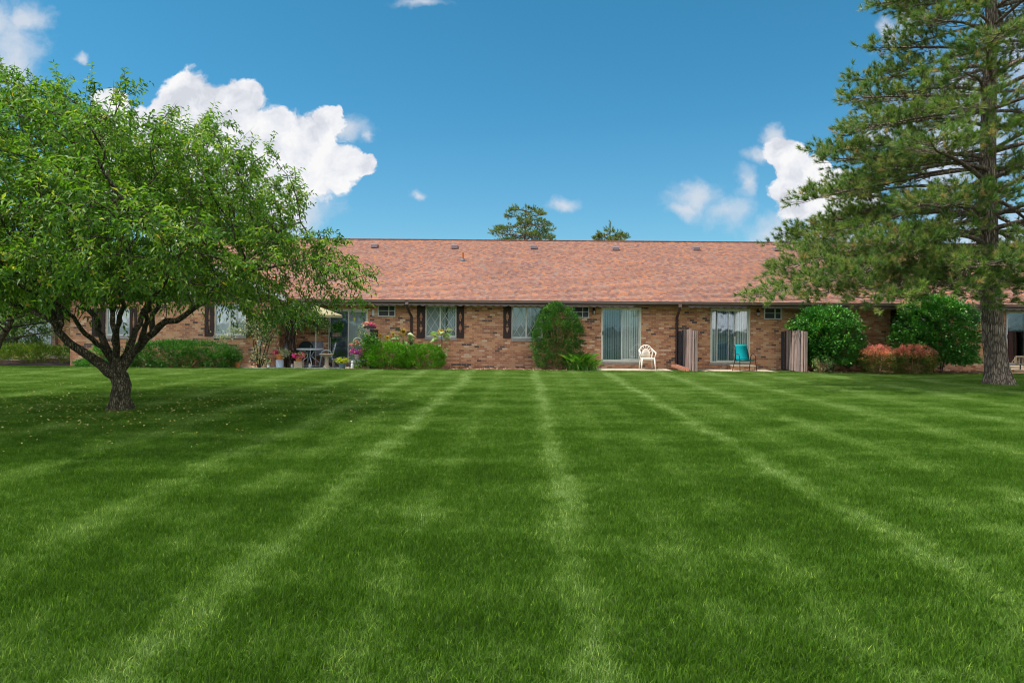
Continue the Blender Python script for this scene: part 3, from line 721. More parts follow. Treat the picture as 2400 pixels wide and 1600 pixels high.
# ---- the fruit tree on the left
def fruit_tree():
    rg = U(5); Y0 = 12.64; base = W(281, 968, Y0)
    root = thing('fruit_tree', 'spreading leafy fruit tree with a forked dark trunk on the left of the lawn', 'tree', (base[0], Y0, 0))
    limbs = []   # each: list of (px,py,Y offset)
    def L(pts, r0, r1, parent_pt=None): limbs.append((pts, r0, r1))
    trunk = [(281, 975, 0), (284, 955, 0), (284, 930, 0), (282, 900, 0), (279, 880, 0), (278, 862, 0)]
    L(trunk, .165, .155)
    L([(278, 890, 0), (258, 868, -.05), (217, 837, -.2), (166, 804, -.4), (138, 773, -.5), (127, 730, -.7), (112, 689, -1.0), (74, 650, -1.4), (20, 600, -1.8)], .11, .012)
    L([(138, 773, -.5), (122, 753, -.3), (77, 730, .1), (43, 716, .4), (-60, 670, 1.0)], .055, .02)
    L([(138, 775, -.5), (136, 720, 0), (128, 660, .8), (120, 580, 1.5), (100, 480, 2.0)], .055, .012)
    L([(278, 862, 0), (265, 842, .1), (245, 804, .3), (230, 763, .7), (212, 728, 1.2), (179, 690, 1.7), (140, 610, 2.3), (110, 500, 2.6)], .075, .012)
    L([(262, 838, .05), (237, 812, -.2), (217, 794, -.5), (179, 758, -1.0), (158, 733, -1.4), (135, 712, -1.7), (80, 690, -2.2), (0, 640, -2.8)], .055, .015)
    L([(278, 862, 0), (277, 830, -.1), (272, 799, -.4), (283, 743, -1.0), (290, 680, -1.7), (300, 600, -2.4), (310, 500, -2.8)], .065, .012)
    L([(280, 862, 0), (293, 835, .1), (314, 794, .4), (329, 758, .8), (337, 728, 1.1), (357, 697, 1.5), (375, 664, 1.8), (400, 590, 2.4), (430, 480, 2.8)], .072, .012)
    L([(279, 868, 0), (298, 845, 0), (324, 812, -.1), (357, 779, -.2), (390, 756, -.3), (434, 740, -.4), (480, 707, -.5), (503, 677, -.5), (541, 651, -.5), (587, 633, -.5), (660, 622, -.4), (740, 612, -.3)], .088, .014)
    L([(355, 781, -.2), (356, 743, .2), (383, 697, .5), (430, 650, .7), (490, 590, .8), (550, 520, .8)], .05, .012)
    L([(326, 812, -.1), (340, 760, -.8), (360, 700, -1.6), (400, 640, -2.3), (450, 560, -2.7)], .055, .012)
    L([(277, 835, -.1), (270, 760, .4), (255, 680, .6), (240, 580, .3), (230, 460, 0), (225, 360, -.2)], .06, .012)
    L([(541, 651, -.5), (590, 600, .3), (650, 550, .7), (700, 520, .9)], .045, .02)
    P = []; par = []; fix = {}
    for pts, r0, r1 in limbs:
        w = resample([W(a, b, Y0+c) for a, b, c in pts], .22)
        if not P:
            prev = -1
        else:
            arr = np.array(P); j = int(((arr-w[0])**2).sum(1).argmin()); prev = j; w = w[1:]
        m = len(w)
        for i, p in enumerate(w):
            P.append(p+rg.normal(0, .02, 3)*(1 if prev >= 0 else 0)); par.append(prev); prev = len(P)-1
            fix[prev] = r0+(r1-r0)*(i/max(1, m-1))**.7
    s = Y0/F
    def e(px, py, rx, rz, yo, ry): x, y, z = W(px, py, Y0+yo); return (x, y, z, rx*s, ry, rz*s)
    spec = [e(160, 455, 380, 180, -.1, 4.7), e(440, 455, 240, 145, .2, 4.0), e(110, 290, 170, 85, .3, 2.2), e(500, 345, 90, 80, .2, 1.6), e(625, 650, 215, 95, 0, 2.6), e(640, 560, 130, 80, 0, 1.6), e(90, 600, 330, 130, 0, 4.6),
            e(-120, 500, 250, 230, 0, 3.0), e(610, 430, 85, 90, 0, 1.6), e(540, 560, 180, 100, 3.4, 2.2), e(180, 540, 240, 110, -3.4, 2.0), e(745, 600, 70, 50, 0, .9), e(330, 640, 260, 80, 0, 4.2)]
    att = ellip_pts(rg, spec, 8600, .42)
    gap = np.sin(att[:, 0]*2.3+1)*np.sin(att[:, 1]*1.9+.5)+np.sin(att[:, 2]*2.7+att[:, 0]*1.1)*.8+np.sin(att[:, 0]*5.1+att[:, 2]*4.3)*.45
    att = att[gap < .8]
    thin_ = (att[:, 0] > -5.6) & (rg.uniform(0, 1, len(att)) < .38); att = att[~thin_]
    # keep the space round the fork open, as in the tree
    q = W(300, 760, Y0); dd = np.abs(att-np.array(q)); att = att[~((dd[:, 0] < 1.6) & (dd[:, 1] < 2.0) & (att[:, 2] < 2.15))]
    att = att[att[:, 2] > 1.55]
    P, par = colonize(P, par, att, .19, 1.5, .26, 80, rg, maxn=15000)
    P[0, 2] = -.06
    for i_ in list(fix):
        if P[i_, 2] < .9 and abs(P[i_, 0]-base[0]) < .5: fix[i_] += .10*math.exp(-max(0, P[i_, 2])/.11)
    mb = MB(); r, nk = skeleton_mesh(mb, P, par, .0065, fix, n_big=16)
    # root flare: the trunk swells towards the turf, with a few low root ridges
    bx, by = base[0], Y0
    for k in range(7):
        a = k*2*PI/7+.3; R0 = .24+.05*math.sin(k*3.1); mb.tube([(bx+math.cos(a)*(R0+.12), by+math.sin(a)*(R0+.12), -.05), (bx+math.cos(a)*.22, by+math.sin(a)*.22, .0), (bx+math.cos(a)*.14, by+math.sin(a)*.14, .14), (bx+math.cos(a)*.09, by+math.sin(a)*.09, .36)], [.03, .05, .05, .05], 7)
    nk = np.array(nk); thin = (r < .02); idx = np.where(thin)[0]
    idx = idx[P[idx, 2] > 1.5]
    pr = P[par[idx]]; D = unit(P[idx]-pr)
    cen = np.array(W(250, 560, Y0)); outw = unit(P[idx]-cen)
    reps = np.where(nk[idx] == 0, 5, np.where(rg.uniform(0, 1, len(idx)) < .6, 2, 1)); I = np.repeat(np.arange(len(idx)), reps)
    PP = P[idx][I]+rg.normal(0, .05, (len(I), 3)); DD = D[I]*.7+outw[I]*.35+rg.normal(0, .5, (len(I), 3))+np.array([0, 0, .12])
    def bias(p): return np.clip((2.3-p[:, 2])*.04, -.05, .12)
    (vtr), (sp, sd, sl) = shoots(rg, PP, DD, 10, .36, .098, .037, .35, bias)
    # upright leading shoots above the crown
    top = idx[(nk[idx] == 0) & (P[idx, 2] > 3.3)]; top = top[rg.uniform(0, 1, len(top)) < .5]
    DT = unit(outw[np.searchsorted(idx, top)]*.8+rg.normal(0, .3, (len(top), 3))+np.array([0, 0, .8]))
    v2, (sp2, sd2, sl2) = shoots(rg, P[top], DT, 18, .62, .09, .034, .2)
    nb = NB(); nb.add(vtr); nb.add(v2); nb.build('crown', M['leaf'], root)
    mb.build('trunk', M['bark'], root, smooth=True)
    tw = NB(); tw.add(needles(sp, sd, sl, .010, np.zeros(len(sp)), rg)); tw.add(needles(sp2, sd2, sl2, .012, np.zeros(len(sp2)), rg)); tw.build('twigs', M['bark'], root)
    print('fruit tree nodes', len(P), 'shoots', len(PP), len(top))
    return root
# ---- pines
def pine(name, label, loc, height, z_low, prof, trunk_r, whorl, per, rg, needle_mat, shoot_len, nneed, nlen, nwid, second=.42, left_bias=(), group=None, bark='pine_bark', dens=1.0, lean=(0, 0)):
    x0, y0 = loc; root = thing(name, label, 'tree', (x0, y0, 0), group)
    tr = MB(); k = 26; sw = rg.uniform(-.05, .05, (k, 2))
    def axis(z): return np.array([x0+lean[0]*(1-math.exp(-max(z, 0)/2.5))+.06*math.sin(z*.7+1), y0+lean[1]*z+.05*math.sin(z*.9), z])
    zs = [-.05, .05, .18, .4, .8]+list(np.linspace(1.4, height, k)); 
    def tr_r(z): return trunk_r*(1-z/height)**.9*(1.0 if z > .8 else 1+.5*max(0, (.8-z)/.85)**2.2)+.012
    n = 18; rings = []
    for zi, z in enumerate(zs):
        c = axis(z); rr = tr_r(max(z, 0)); ring = []
        for j in range(n):
            a = 2*PI*j/n; lob = 1+.05*math.sin(5*a+z*.3)+(.10*max(0, .6-z)/.6)*math.sin(5*a+.7)+.035*math.sin(11*a+z*2.1)
            tr.v.append((c[0]+rr*lob*math.cos(a), c[1]+rr*lob*math.sin(a), z))
    for i in range(len(zs)-1):
        for j in range(n):
            a = i*n+j; b = i*n+(j+1) % n; tr.f.append([a, b, b+n, a+n]); tr.m.append(0)
    br = MB(); SP = []; SD = []; SB = []
    def branch(zb, az, R, ztip=None, thick=None):
        o = axis(zb); d = np.array([math.cos(az), math.sin(az), 0]); o = o+d*tr_r(zb)*.7
        wb = 0 if ztip is not None else 1
        rise = R*rg.uniform(.02, .16); sag = R*rg.uniform(.10, .24)
        if ztip is not None: sag = 0; rise = 0
        m = max(5, int(R/.32)); pts = []
        lat = np.array([-d[1], d[0], 0]); wob = rg.uniform(-.2, .2)*R*wb; ph = rg.uniform(0, 6)
        for i in range(m+1):
            t = i/m
            z = rise*math.sin(t*PI*.6)-sag*t*t+(.10*R*max(0, t-.8)/.2*.5)
            if ztip is not None: z = (ztip-zb)*(t**1.25)
            p = o+d*R*t+lat*(wob*t*t+.05*R*math.sin(t*5+ph)*.4)+np.array([0, 0, z]); pts.append(p)
        r0 = thick or min(.085, .018+.011*R)
        br.tube([tuple(p) for p in pts], [r0*(1-i/(m+.6))**.8+.006 for i in range(m+1)], 6, caps=False)
        pts = np.array(pts)
        ns = int(R*5.2*dens*(second/.42))+5
        for q in range(ns):
            t = .24+.76*((q+rg.uniform(0, 1))/ns)**.75; f = t*m; i = min(m-1, int(f)); p = pts[i]+(pts[i+1]-pts[i])*(f-i); tan = unit((pts[i+1]-pts[i])[None])[0]
            sg = 1 if q % 2 else -1; L2 = second*R*(1-t*.78)*rg.uniform(.55, 1.15)+.12
            dd = tan*.75+lat*sg*rg.uniform(.45, 1.0)+np.array([0, 0, rg.uniform(-.18, .32)]); dd /= np.linalg.norm(dd)
            e = p+dd*L2+np.array([0, 0, .10*L2]); mid = (p+e)/2+np.array([0, 0, -.04*L2])
            if L2 > .25: br.tube([tuple(p), tuple(mid), tuple(e)], [.012, .008, .005], 4, caps=False)
            k3 = max(2, int(L2*6.0*dens))
            for w in range(k3):
                u = .35+.65*(w+rg.uniform(0, 1))/k3; b0 = p+(e-p)*u
                sd = dd*.8+rg.normal(0, .45, 3)+np.array([0, 0, .35]); sd /= np.linalg.norm(sd)
                l3 = rg.uniform(.0, .22)*(1+L2*.4)
                b1 = b0+sd*l3
                if l3 > .12: br.tube([tuple(b0), tuple(b1)], [.006, .004], 3, caps=False)
                SP.append(b1); SD.append(sd+np.array([0, 0, .3])); SB.append(rg.uniform())
            SP.append(e); SD.append(dd+np.array([0, 0, .5])); SB.append(rg.uniform())
        tip = unit((pts[-1]-pts[-2])[None])[0]
        for w in range(4): SP.append(pts[-1]+rg.normal(0, .05, 3)); SD.append(tip+rg.normal(0, .35, 3)+np.array([0, 0, .5])); SB.append(rg.uniform())
    z = z_low; a0 = rg.uniform(0, 6)
    while z < height-.4:
        R = prof(z)
        kk = per
        for i in range(kk):
            az = a0+2*PI*i/kk+rg.uniform(-.35, .35); f = rg.uniform(.6, 1.05)
            branch(z+rg.uniform(-.18, .18), az, R*f)
        a0 += 1.1; z += whorl*rg.uniform(.85, 1.15)*(1 if z < height*.7 else .7)
    for zb, az, R, zt in left_bias: branch(zb, az, R, zt, .05)
    for w in range(8): SP.append(axis(height-.1*w)); SD.append(np.array([rg.normal(0, .4), rg.normal(0, .4), 1])); SB.append(.3)
    SP = np.array(SP); SD = unit(np.array(SD)); SB = np.array(SB); N = len(SP)
    T = rg.uniform(0, 1, (N, nneed, 1)); P = SP[:, None]+SD[:, None]*shoot_len*T
    dirs = SD[:, None]*(.75+.6*T)+rg.normal(0, .55, (N, nneed, 3)); P = P.reshape(-1, 3); dirs = dirs.reshape(-1, 3)
    rnd = np.clip(.62*np.repeat(SB, nneed)+.38*rg.uniform(0, 1, N*nneed), 0, .9); old = np.repeat(rg.uniform(0, 1, N) > .965, nneed)
    rnd = np.where(old, rg.uniform(.88, 1, len(rnd)), rnd)
    nb = NB(); nb.add(needles(P, dirs, rg.uniform(.75, 1.2, len(P))*nlen, nwid, rnd, rg))
    nb.build('crown', M[needle_mat], root); tr.build('trunk', M[bark], root, smooth=True); br.build('branches', M[bark], root, smooth=True)
    print(name, 'shoots', N); return root
def big_pine():
    Y0 = 20.25; x, _, _ = W(2339, 895, Y0); rg = U(3)
    prof = lambda z: 6.5*(1-max(0, z-2.3)/17.5)**1.05 if z > 3.6 else 5.0
    def B(px, py, zb, yo=-1.0):
        tx, ty, tz = W(px+85, py, Y0+yo); return (zb, math.atan2(ty-Y0, tx-x), math.hypot(tx-x, ty-Y0), tz)
    lb = [B(1775, 694, 4.6, -2.2), B(1800, 634, 4.9, -.8), B(1861, 573, 5.6, .5), B(1846, 470, 6.4, -.5), B(1883, 358, 7.4, .4), B(1946, 232, 8.6, -.6), B(1997, 110, 10.0, .3), B(2060, 20, 11.4, 0),
          B(1860, 700, 4.0, -1.6), B(1990, 712, 3.9, -2.8), B(1930, 660, 4.6, -2.5), B(2080, 700, 3.9, -1.5), B(1900, 520, 6.0, 1.5), B(1930, 620, 5.2, 1.6), B(2160, 690, 4.0, -3.2), B(1960, 420, 7.0, 2.0), B(1980, 300, 8.1, -1.8), B(2290, 715, 3.8, -2.2), B(2370, 722, 3.9, -1.7), B(2230, 700, 3.9, -2.8), B(2470, 690, 4.6, .4), B(2420, 640, 5.0, -1.4), B(2440, 600, 5.5, 1.0)]
    return pine('tall_pine', 'tall shaggy pine with a thick grey-brown trunk on the right of the lawn', (x, Y0), 19.5, 3.3, prof, .29, .62, 5, rg, 'needle', .09, 40, .165, .012, .48, lb, lean=(-.34, 0))
# ---------------------------------------------------------------- shrubs and other plants
def surf_dirs(rg, n, up=-.35):
    d = unit(rg.normal(0, 1, (int(n*1.8), 3))); d = d[d[:, 2] > up][:n]; return d
def shrub(name, label, cat, cx, cy, rx, ry, h, n, leafL, leafW, mats, rg, p=2.0, group=None, top_mat=None, stem_mat='twig', sig=.11, z0=.0, lump=.09, nclump=None, parent=None, stems=14, upb=.45, bottom=.12, taper=0.0, clip=None):
    root = parent or thing(name, label, cat, (cx, cy, 0), group)
    zc = z0+h*.45; rz = h*.55
    K = nclump or max(60, n//28)
    d = surf_dirs(rg, K, -.75); K = len(d)
    rad = (np.abs(d)**p).sum(1)**(-1/p)
    ph = rg.uniform(0, 6, 3); rad = rad*(1+lump*np.sin(d[:, 0]*5+ph[0])*np.cos(d[:, 2]*4+ph[1])+lump*.7*np.sin(d[:, 1]*7+d[:, 0]*6+ph[2]))
    rad = rad*np.where(rg.uniform(0, 1, K) < .72, rg.uniform(.88, 1.03, K), rg.uniform(.5, .9, K))
    c = np.array([cx, cy, zc])+d*rad[:, None]*np.array([rx, ry, rz])
    c[:, 2] = np.maximum(c[:, 2], z0+bottom)
    outd = unit(d/np.array([rx, ry, rz])); ci = rg.integers(0, K, n)
    P = c[ci]+rg.normal(0, sig, (n, 3))*np.array([1, 1, .8]); P[:, 2] = np.maximum(P[:, 2], z0+.03)
    if taper: P[:, 0] = cx+(P[:, 0]-cx)*(1-taper*np.clip((P[:, 2]-z0-.45*h)/(.55*h), 0, 1)**1.5)
    if clip is not None: P = P[:]; bad = (P[:, 0] < clip[0]) & (P[:, 2] < clip[1]); P[bad, 0] = clip[0]+rg.uniform(0, .3, bad.sum())
    Dd = outd[ci]*.9+rg.normal(0, .55, (n, 3))+np.array([0, 0, upb])
    ck = rg.uniform(0, 1, K)
    rnd = np.clip(.45*ck[ci]+.55*rg.uniform(0, 1, n), 0, 1)
    if top_mat:
        tm = (outd[ci][:, 2]+rg.normal(0, .18, n)) > .52
        for nm, msk, mm in (('foliage', ~tm, mats), ('red_tips', tm, top_mat)):
            nb = NB(); nb.add(leaves(P[msk], Dd[msk], rg.uniform(.7, 1.25, msk.sum())*leafL, leafW, rnd[msk], .2, rg)); nb.build(nm, M[mm], root)
    else:
        nb = NB(); nb.add(leaves(P, Dd, rg.uniform(.7, 1.25, n)*leafL, rg.uniform(.8, 1.2, n)*leafW, rnd, .2, rg)); nb.build('foliage', M[mats], root)
    if stems:
        s = MB()
        for i in range(stems):
            a = rg.uniform(0, 2*PI); q = rg.uniform(.3, .8); bx, by = cx+rx*.18*math.cos(a), cy+ry*.25*math.sin(a)
            m = (cx+rx*.45*q*math.cos(a), cy+ry*.45*q*math.sin(a), z0+h*.3); e = (cx+rx*q*math.cos(a), cy+ry*q*math.sin(a), z0+h*rg.uniform(.55, .85))
            s.tube([(bx, by, z0-.02), m, e], [.02, .014, .006], 5, caps=False)
        s.build('stems', M[stem_mat], root, smooth=True)
    return root
def blob_leaves(rg, n, c, r, L, Wd, mat, name, parent, upb=.5, shell=.5, cl=12):
    ce = np.array(c)+unit(rg.normal(0, 1, (cl, 3)))*rg.uniform(0, 1, (cl, 1))**shell*np.array(r)*.8
    i = rg.integers(0, cl, n); P = ce[i]+rg.normal(0, .32, (n, 3))*np.array(r)*.7
    Dd = (P-np.array(c))/np.array(r)+rg.normal(0, .7, (n, 3))+np.array([0, 0, upb])
    nb = NB(); nb.add(leaves(P, Dd, rg.uniform(.7, 1.2, n)*L, Wd, rg.uniform(0, 1, n), .2, rg)); return nb.build(name, M[mat], parent)
def rx(px0, px1, Y): return abs(px1-px0)/2*Y/F
def all_plants():
    rg = U(21)
    def S(name, label, cat, pxa, pxb, pyt, Y, ry, n, L, Wd, mat, **k):
        cx = WX((pxa+pxb)/2, Y); r = rx(pxa, pxb, Y); h = WZ((pxa+pxb)/2, pyt, Y)
        return shrub(name, label, cat, cx, Y, r*.97, ry, h, n, L, Wd, mat, rg, **k)
    # clipped upright yew between the lattice window and the vent window
    S('upright_yew', 'tall clipped egg-shaped yew with tan dead streaks between lattice window and sliding door', 'shrub', 1248, 1368, 714, 25.6, .75, 17000, .085, .022, 'yew', taper=.22, p=2.3, sig=.06, lump=.04, upb=.7, stems=12)
    S('mounded_yew', 'low bright green mounded yew on the left of its pair, beside the flower arch', 'shrub', 846, 962, 803, 25.3, .75, 9000, .085, .022, 'yew_bright', p=2.4, sig=.055, lump=.05, group='low mounded yews in the bed', upb=.8, stems=22, bottom=.2)
    S('mounded_yew', 'slightly lower bright green mounded yew under the first lattice window', 'shrub', 935, 1043, 810, 25.4, .7, 8000, .085, .022, 'yew_bright', p=2.4, sig=.055, lump=.05, group='low mounded yews in the bed', upb=.8, stems=18, bottom=.15)
    S('round_shrub', 'big rounded broad-leaved shrub next to the weathered privacy fence', 'shrub', 1850, 2022, 722, 25.7, .95, 19000, .10, .052, 'euon', clip=(10.92, 1.62), p=2.3, sig=.08, lump=.05, group='big rounded shrubs by the wall', bottom=.45, stems=16, stem_mat='dead_bark', upb=.1)
    S('round_shrub', 'big rounded broad-leaved shrub nearer the pine trunk, covering a lattice window', 'shrub', 2104, 2286, 697, 25.6, 1.0, 22000, .10, .052, 'euon', p=2.3, sig=.08, lump=.06, group='big rounded shrubs by the wall', bottom=.5, stems=10, stem_mat='dead_bark', upb=.1)
    S('barberry', 'low barberry with red tips on the left of the two', 'shrub', 2018, 2101, 811, 24.6, .6, 6500, .055, .028, 'barb_green', top_mat='barb_red', p=2.1, sig=.05, lump=.06, group='red tipped barberries', upb=.5, bottom=.06)
    S('barberry', 'low barberry with red tips nearer the pine trunk', 'shrub', 2094, 2190, 810, 24.6, .62, 7000, .055, .028, 'barb_green', top_mat='barb_red', p=2.1, sig=.05, lump=.06, group='red tipped barberries', upb=.5, bottom=.06)
    S('sprawling_shrub', 'thin twiggy tan shrub at the foot of the big rounded shrub', 'shrub', 1905, 1950, 838, 24.7, .3, 380, .07, .03, 'varieg', sig=.06, bottom=.1, stems=34)
    # clipped hedge in front of the wing
    S('clipped_hedge', 'long dark green clipped hedge under the wing window', 'hedge', 298, 556, 803, 25.0, .5, 17000, .075, .032, 'hedge', p=4.5, sig=.06, lump=.03, upb=.5, stems=20, nclump=900)
    S('small_shrub', 'small dark low shrub at the brick corner left of the tree trunk', 'shrub', 182, 262, 843, 24.9, .4, 3000, .07, .03, 'euon', sig=.06, bottom=.05)
    S('pale_shrub', 'pale green shrub just behind the left fork of the tree', 'shrub', 215, 262, 812, 25.2, .35, 2200, .07, .035, 'vine', sig=.06, bottom=.05)
    # daylily clump
    x = WX(1360, 24.95); root = thing('daylily_clump', 'clump of bright strap-leaved daylilies beside the tall yew', 'plant', (x, 24.95, 0))
    n = 300; a = rg.uniform(0, 2*PI, n); b = np.stack([x+rg.normal(0, .16, n), 24.95+rg.normal(0, .12, n), np.zeros(n)], 1)
    b[:, 0] += np.where(rg.uniform(0, 1, n) < .45, .32, -.05)
    d = np.stack([np.cos(a)*.45, np.sin(a)*.4, np.full(n, 1.0)], 1); L = rg.uniform(.4, .9, n)*np.where(b[:, 0] > x+.2, .7, 1)
    L[:, ] = L; nb = NB(); rr = rg.uniform(0, 1, n)
    nb.add(leaves(b, d, L*.62, .026, rr, .1, rg, .05)); mid = b+unit(d)*(L*.55)[:, None]; d2 = d*np.array([1.3, 1.3, .6]); nb.add(leaves(mid, d2, L*.5, .022, rr, .1, rg, .35)); nb.build('leaves', M['daylily'], root)
    # sunflowers
    for i, (px, py, yy, hs, lab, nl) in enumerate(((892, 785, 25.9, .075, 'small sunflower nearest the dark fence slats', 4), (909, 791, 25.9, .085, 'low dark-centred sunflower behind the left yew mound', 5), (922, 783, 26.1, .08, 'sunflower with an open round head behind the left yew mound', 7),
                                            (946, 777, 26.0, .12, 'tallest sunflower with a nodding head beside the downspout', 15), (1034, 778, 25.9, .125, 'sunflower with pale leaves in front of the first lattice window', 15))):
        x, y, z = W(px, py, yy); root = thing('sunflower', lab, 'flower', (x, y, 0), 'sunflowers behind the yew mounds')
        s = MB(); s.tube([(x, y+.02, 0), (x+.02, y+.03, z*.6), (x, y+.03, z)], [.016, .014, .012], 6)
        if nl > 10: s.tube([(x, y+.03, z), (x, y-.02, z+.05)], [.012, .012], 6)
        s.build('stem', M['stem'], root)
        hd = MB(); fd = Vector((rg.uniform(-.3, .3), -1, -.25 if nl > 10 else .15)).normalized(); rot = fd.to_track_quat('Z', 'Y').to_matrix().to_4x4(); Mx = Matrix.Translation((x, y-.03, z)) @ rot
        hd.lathe([(0, .02), (hs*.42, .015), (hs*.5, 0), (hs*.4, -.02), (0, -.025)], (0, 0, 0), 12); hd.v = [tuple(Mx @ Vector(v)) for v in hd.v]
        h = hd.build('flower_head', M['sun_disk'], root)
        m = 34; a = np.arange(m)*2.4; loc = np.stack([np.cos(a)*hs*.42, np.sin(a)*hs*.42, np.zeros(m)], 1); dr = np.stack([np.cos(a), np.sin(a), rg.normal(0, .2, m)], 1)
        R3 = np.array(rot.to_3x3()); nb = NB(); nb.add(leaves(loc @ R3.T+np.array([x, y-.03, z]), dr @ R3.T, hs*.75, hs*.3, rg.uniform(0, 1, m), .05, rg)); nb.build('petals', M['sun_petal'], h)
        nl = int(nl*1.7)+4; zz = rg.uniform(.45, 1.04, nl)*z; a = rg.uniform(0, 2*PI, nl); b = np.stack([x+np.cos(a)*.03, y+.02+np.sin(a)*.03, zz], 1)
        LL = rg.uniform(.2, .34, nl)*(1 if nl > 20 else .62); dd = np.stack([np.cos(a), np.sin(a)*.7-.2, rg.uniform(-.5, .35, nl)], 1)
        nb = NB(); nb.add(leaves(b+unit(dd)*(.13 if nl > 20 else .07), dd, LL, LL*.7, rg.uniform(0, 1, nl), .12, rg, .3)); nb.build('leaves', M['sun_leaf'], root)
# ---------------------------------------------------------------- fences, seats, pots
def fence(X, y0, y1, h, mat_side, label, n=6, dark_n=2, board='wood', posts=True, lean=0.0):
    "privacy screen standing at right angles to the wall: boards on both faces"
    root = thing('privacy_fence', label, 'fence', (X, (y0+y1)/2, 0), 'weathered privacy screens between the patios')
    rg = random.Random(int(abs(X)*10)); L = y1-y0; w = L/n
    r = MB()
    for z in (.3, h-.35): r.box(X-.02, X+.02, y0+.02, y1-.02, z, z+.08)
    r.box(X-.045, X+.045, y0-.045, y0+.045, -.05, h-.04); r.box(X-.045, X+.045, y1-.05, y1+.04, -.05, h-.06)
    r.build('frame', M[board], root)
    for k in range(2):
        b = MB(); b.box(X-.29+k*.125, X-.29+k*.125+.1, y1-.12, y1-.10, .03, h-.03*(2-k)); b.build('board', M['wood_dark'], root)
    for k in range(n):
        b = MB(); ya = y0+k*w; hh = h+rg.uniform(-.035, .02); t = -.012*(k % 2)
        Mx = Matrix.Translation((X-.075+t, ya+w/2, 0)) @ Matrix.Rotation(rg.uniform(-.03, .03)+lean, 4, 'X') @ Matrix.Rotation(.03*((k % 3)-1), 4, 'Z')
        b.box(-.011, .011, -w*.38, w*.38, .03, hh, Mx); b.build('board', M[board if k % 3 != 1 or board != 'wood' else 'wood_grey'], root, bevel=.004)
    for k in range(n):
        b = MB(); ya = y0+(k+.4)*w; hh = h+rg.uniform(-.05, .0)
        b.box(X+.046, X+.062, ya, ya+w*.8, .03, hh); b.build('board', M['wood_dark'], root)
    return root
def chair_frame(): pass
def plastic_chair():
    x, y, _ = W(1517, 866, 25.75); z0 = .04
    root = thing('plastic_chair', 'white moulded plastic armchair with a fan-shaped back beside the sliding door', 'chair', (x, y, z0))
    s = MB()
    for i in range(12):
        a = -.22+i*.44/12; s.box(x-.215, x+.215, y-.22+i*.43/12, y-.22+(i+.92)*.43/12, z0+.415-.012*math.sin(i/11*PI), z0+.432-.012*math.sin(i/11*PI))
    s.box(x-.23, x+.23, y-.245, y-.215, z0+.37, z0+.435); s.box(x-.235, x-.21, y-.22, y+.22, z0+.385, z0+.44); s.box(x+.21, x+.235, y-.22, y+.22, z0+.385, z0+.44)
    s.build('seat', M['plastic'], root, bevel=.006)
    for sx in (-1, 1):
        for fr in (1, 0):
            l = MB(); yy = y-.235 if fr else y+.235
            if fr: l.tube([(x+sx*.225, yy+.02, z0+.45), (x+sx*.25, yy-.01, z0+.2), (x+sx*.265, yy-.03, z0)], [.028, .026, .02], 8)
            else: l.tube([(x+sx*.2, yy-.03, z0+.45), (x+sx*.23, yy+.02, z0+.2), (x+sx*.25, yy+.06, z0)], [.028, .024, .02], 8)
            l.build('leg', M['plastic'], root, smooth=True)
        a = MB(); a.tube([(x+sx*.225, y-.215, z0+.44), (x+sx*.27, y-.235, z0+.56), (x+sx*.285, y-.20, z0+.64), (x+sx*.285, y, z0+.665), (x+sx*.27, y+.2, z0+.70), (x+sx*.235, y+.26, z0+.76)], [.022, .022, .028, .03, .028, .024], 8); a.build('armrest', M['plastic'], root, smooth=True)
    b = MB(); arc = []
    for i in range(15):
        t = PI*i/14; arc.append((x-.25*math.cos(t), y+.25+.05*math.sin(t), z0+.62+.29*math.sin(t)))
    arc = [(x-.20, y+.21, z0+.42), (x-.235, y+.235, z0+.52)]+arc+[(x+.235, y+.235, z0+.52), (x+.20, y+.21, z0+.42)]
    b.tube(arc, .026, 8); inner = [(x-.13*math.cos(PI*i/10), y+.262, z0+.62+.15*math.sin(PI*i/10)) for i in range(11)]
    b.tube(inner, .016, 6)
    for i in range(7):
        t = PI*(i+.5)/7; p0 = (x-.13*math.cos(t), y+.262, z0+.62+.15*math.sin(t)); p1 = (x-.24*math.cos(t), y+.29, z0+.62+.275*math.sin(t)); b.tube([p0, p1], .015, 6)
    for i in range(7):
        xx = x-.125+i*.25/6; b.tube([(xx*1.0, y+.215, z0+.43), (xx, y+.258, z0+.62+.15*math.sqrt(max(0, 1-((xx-x)/.132)**2)))], [.016, .014], 6)
    b.box(x-.2, x+.2, y+.235, y+.25, z0+.53, z0+.555)
    b.build('backrest', M['plastic'], root, smooth=True)
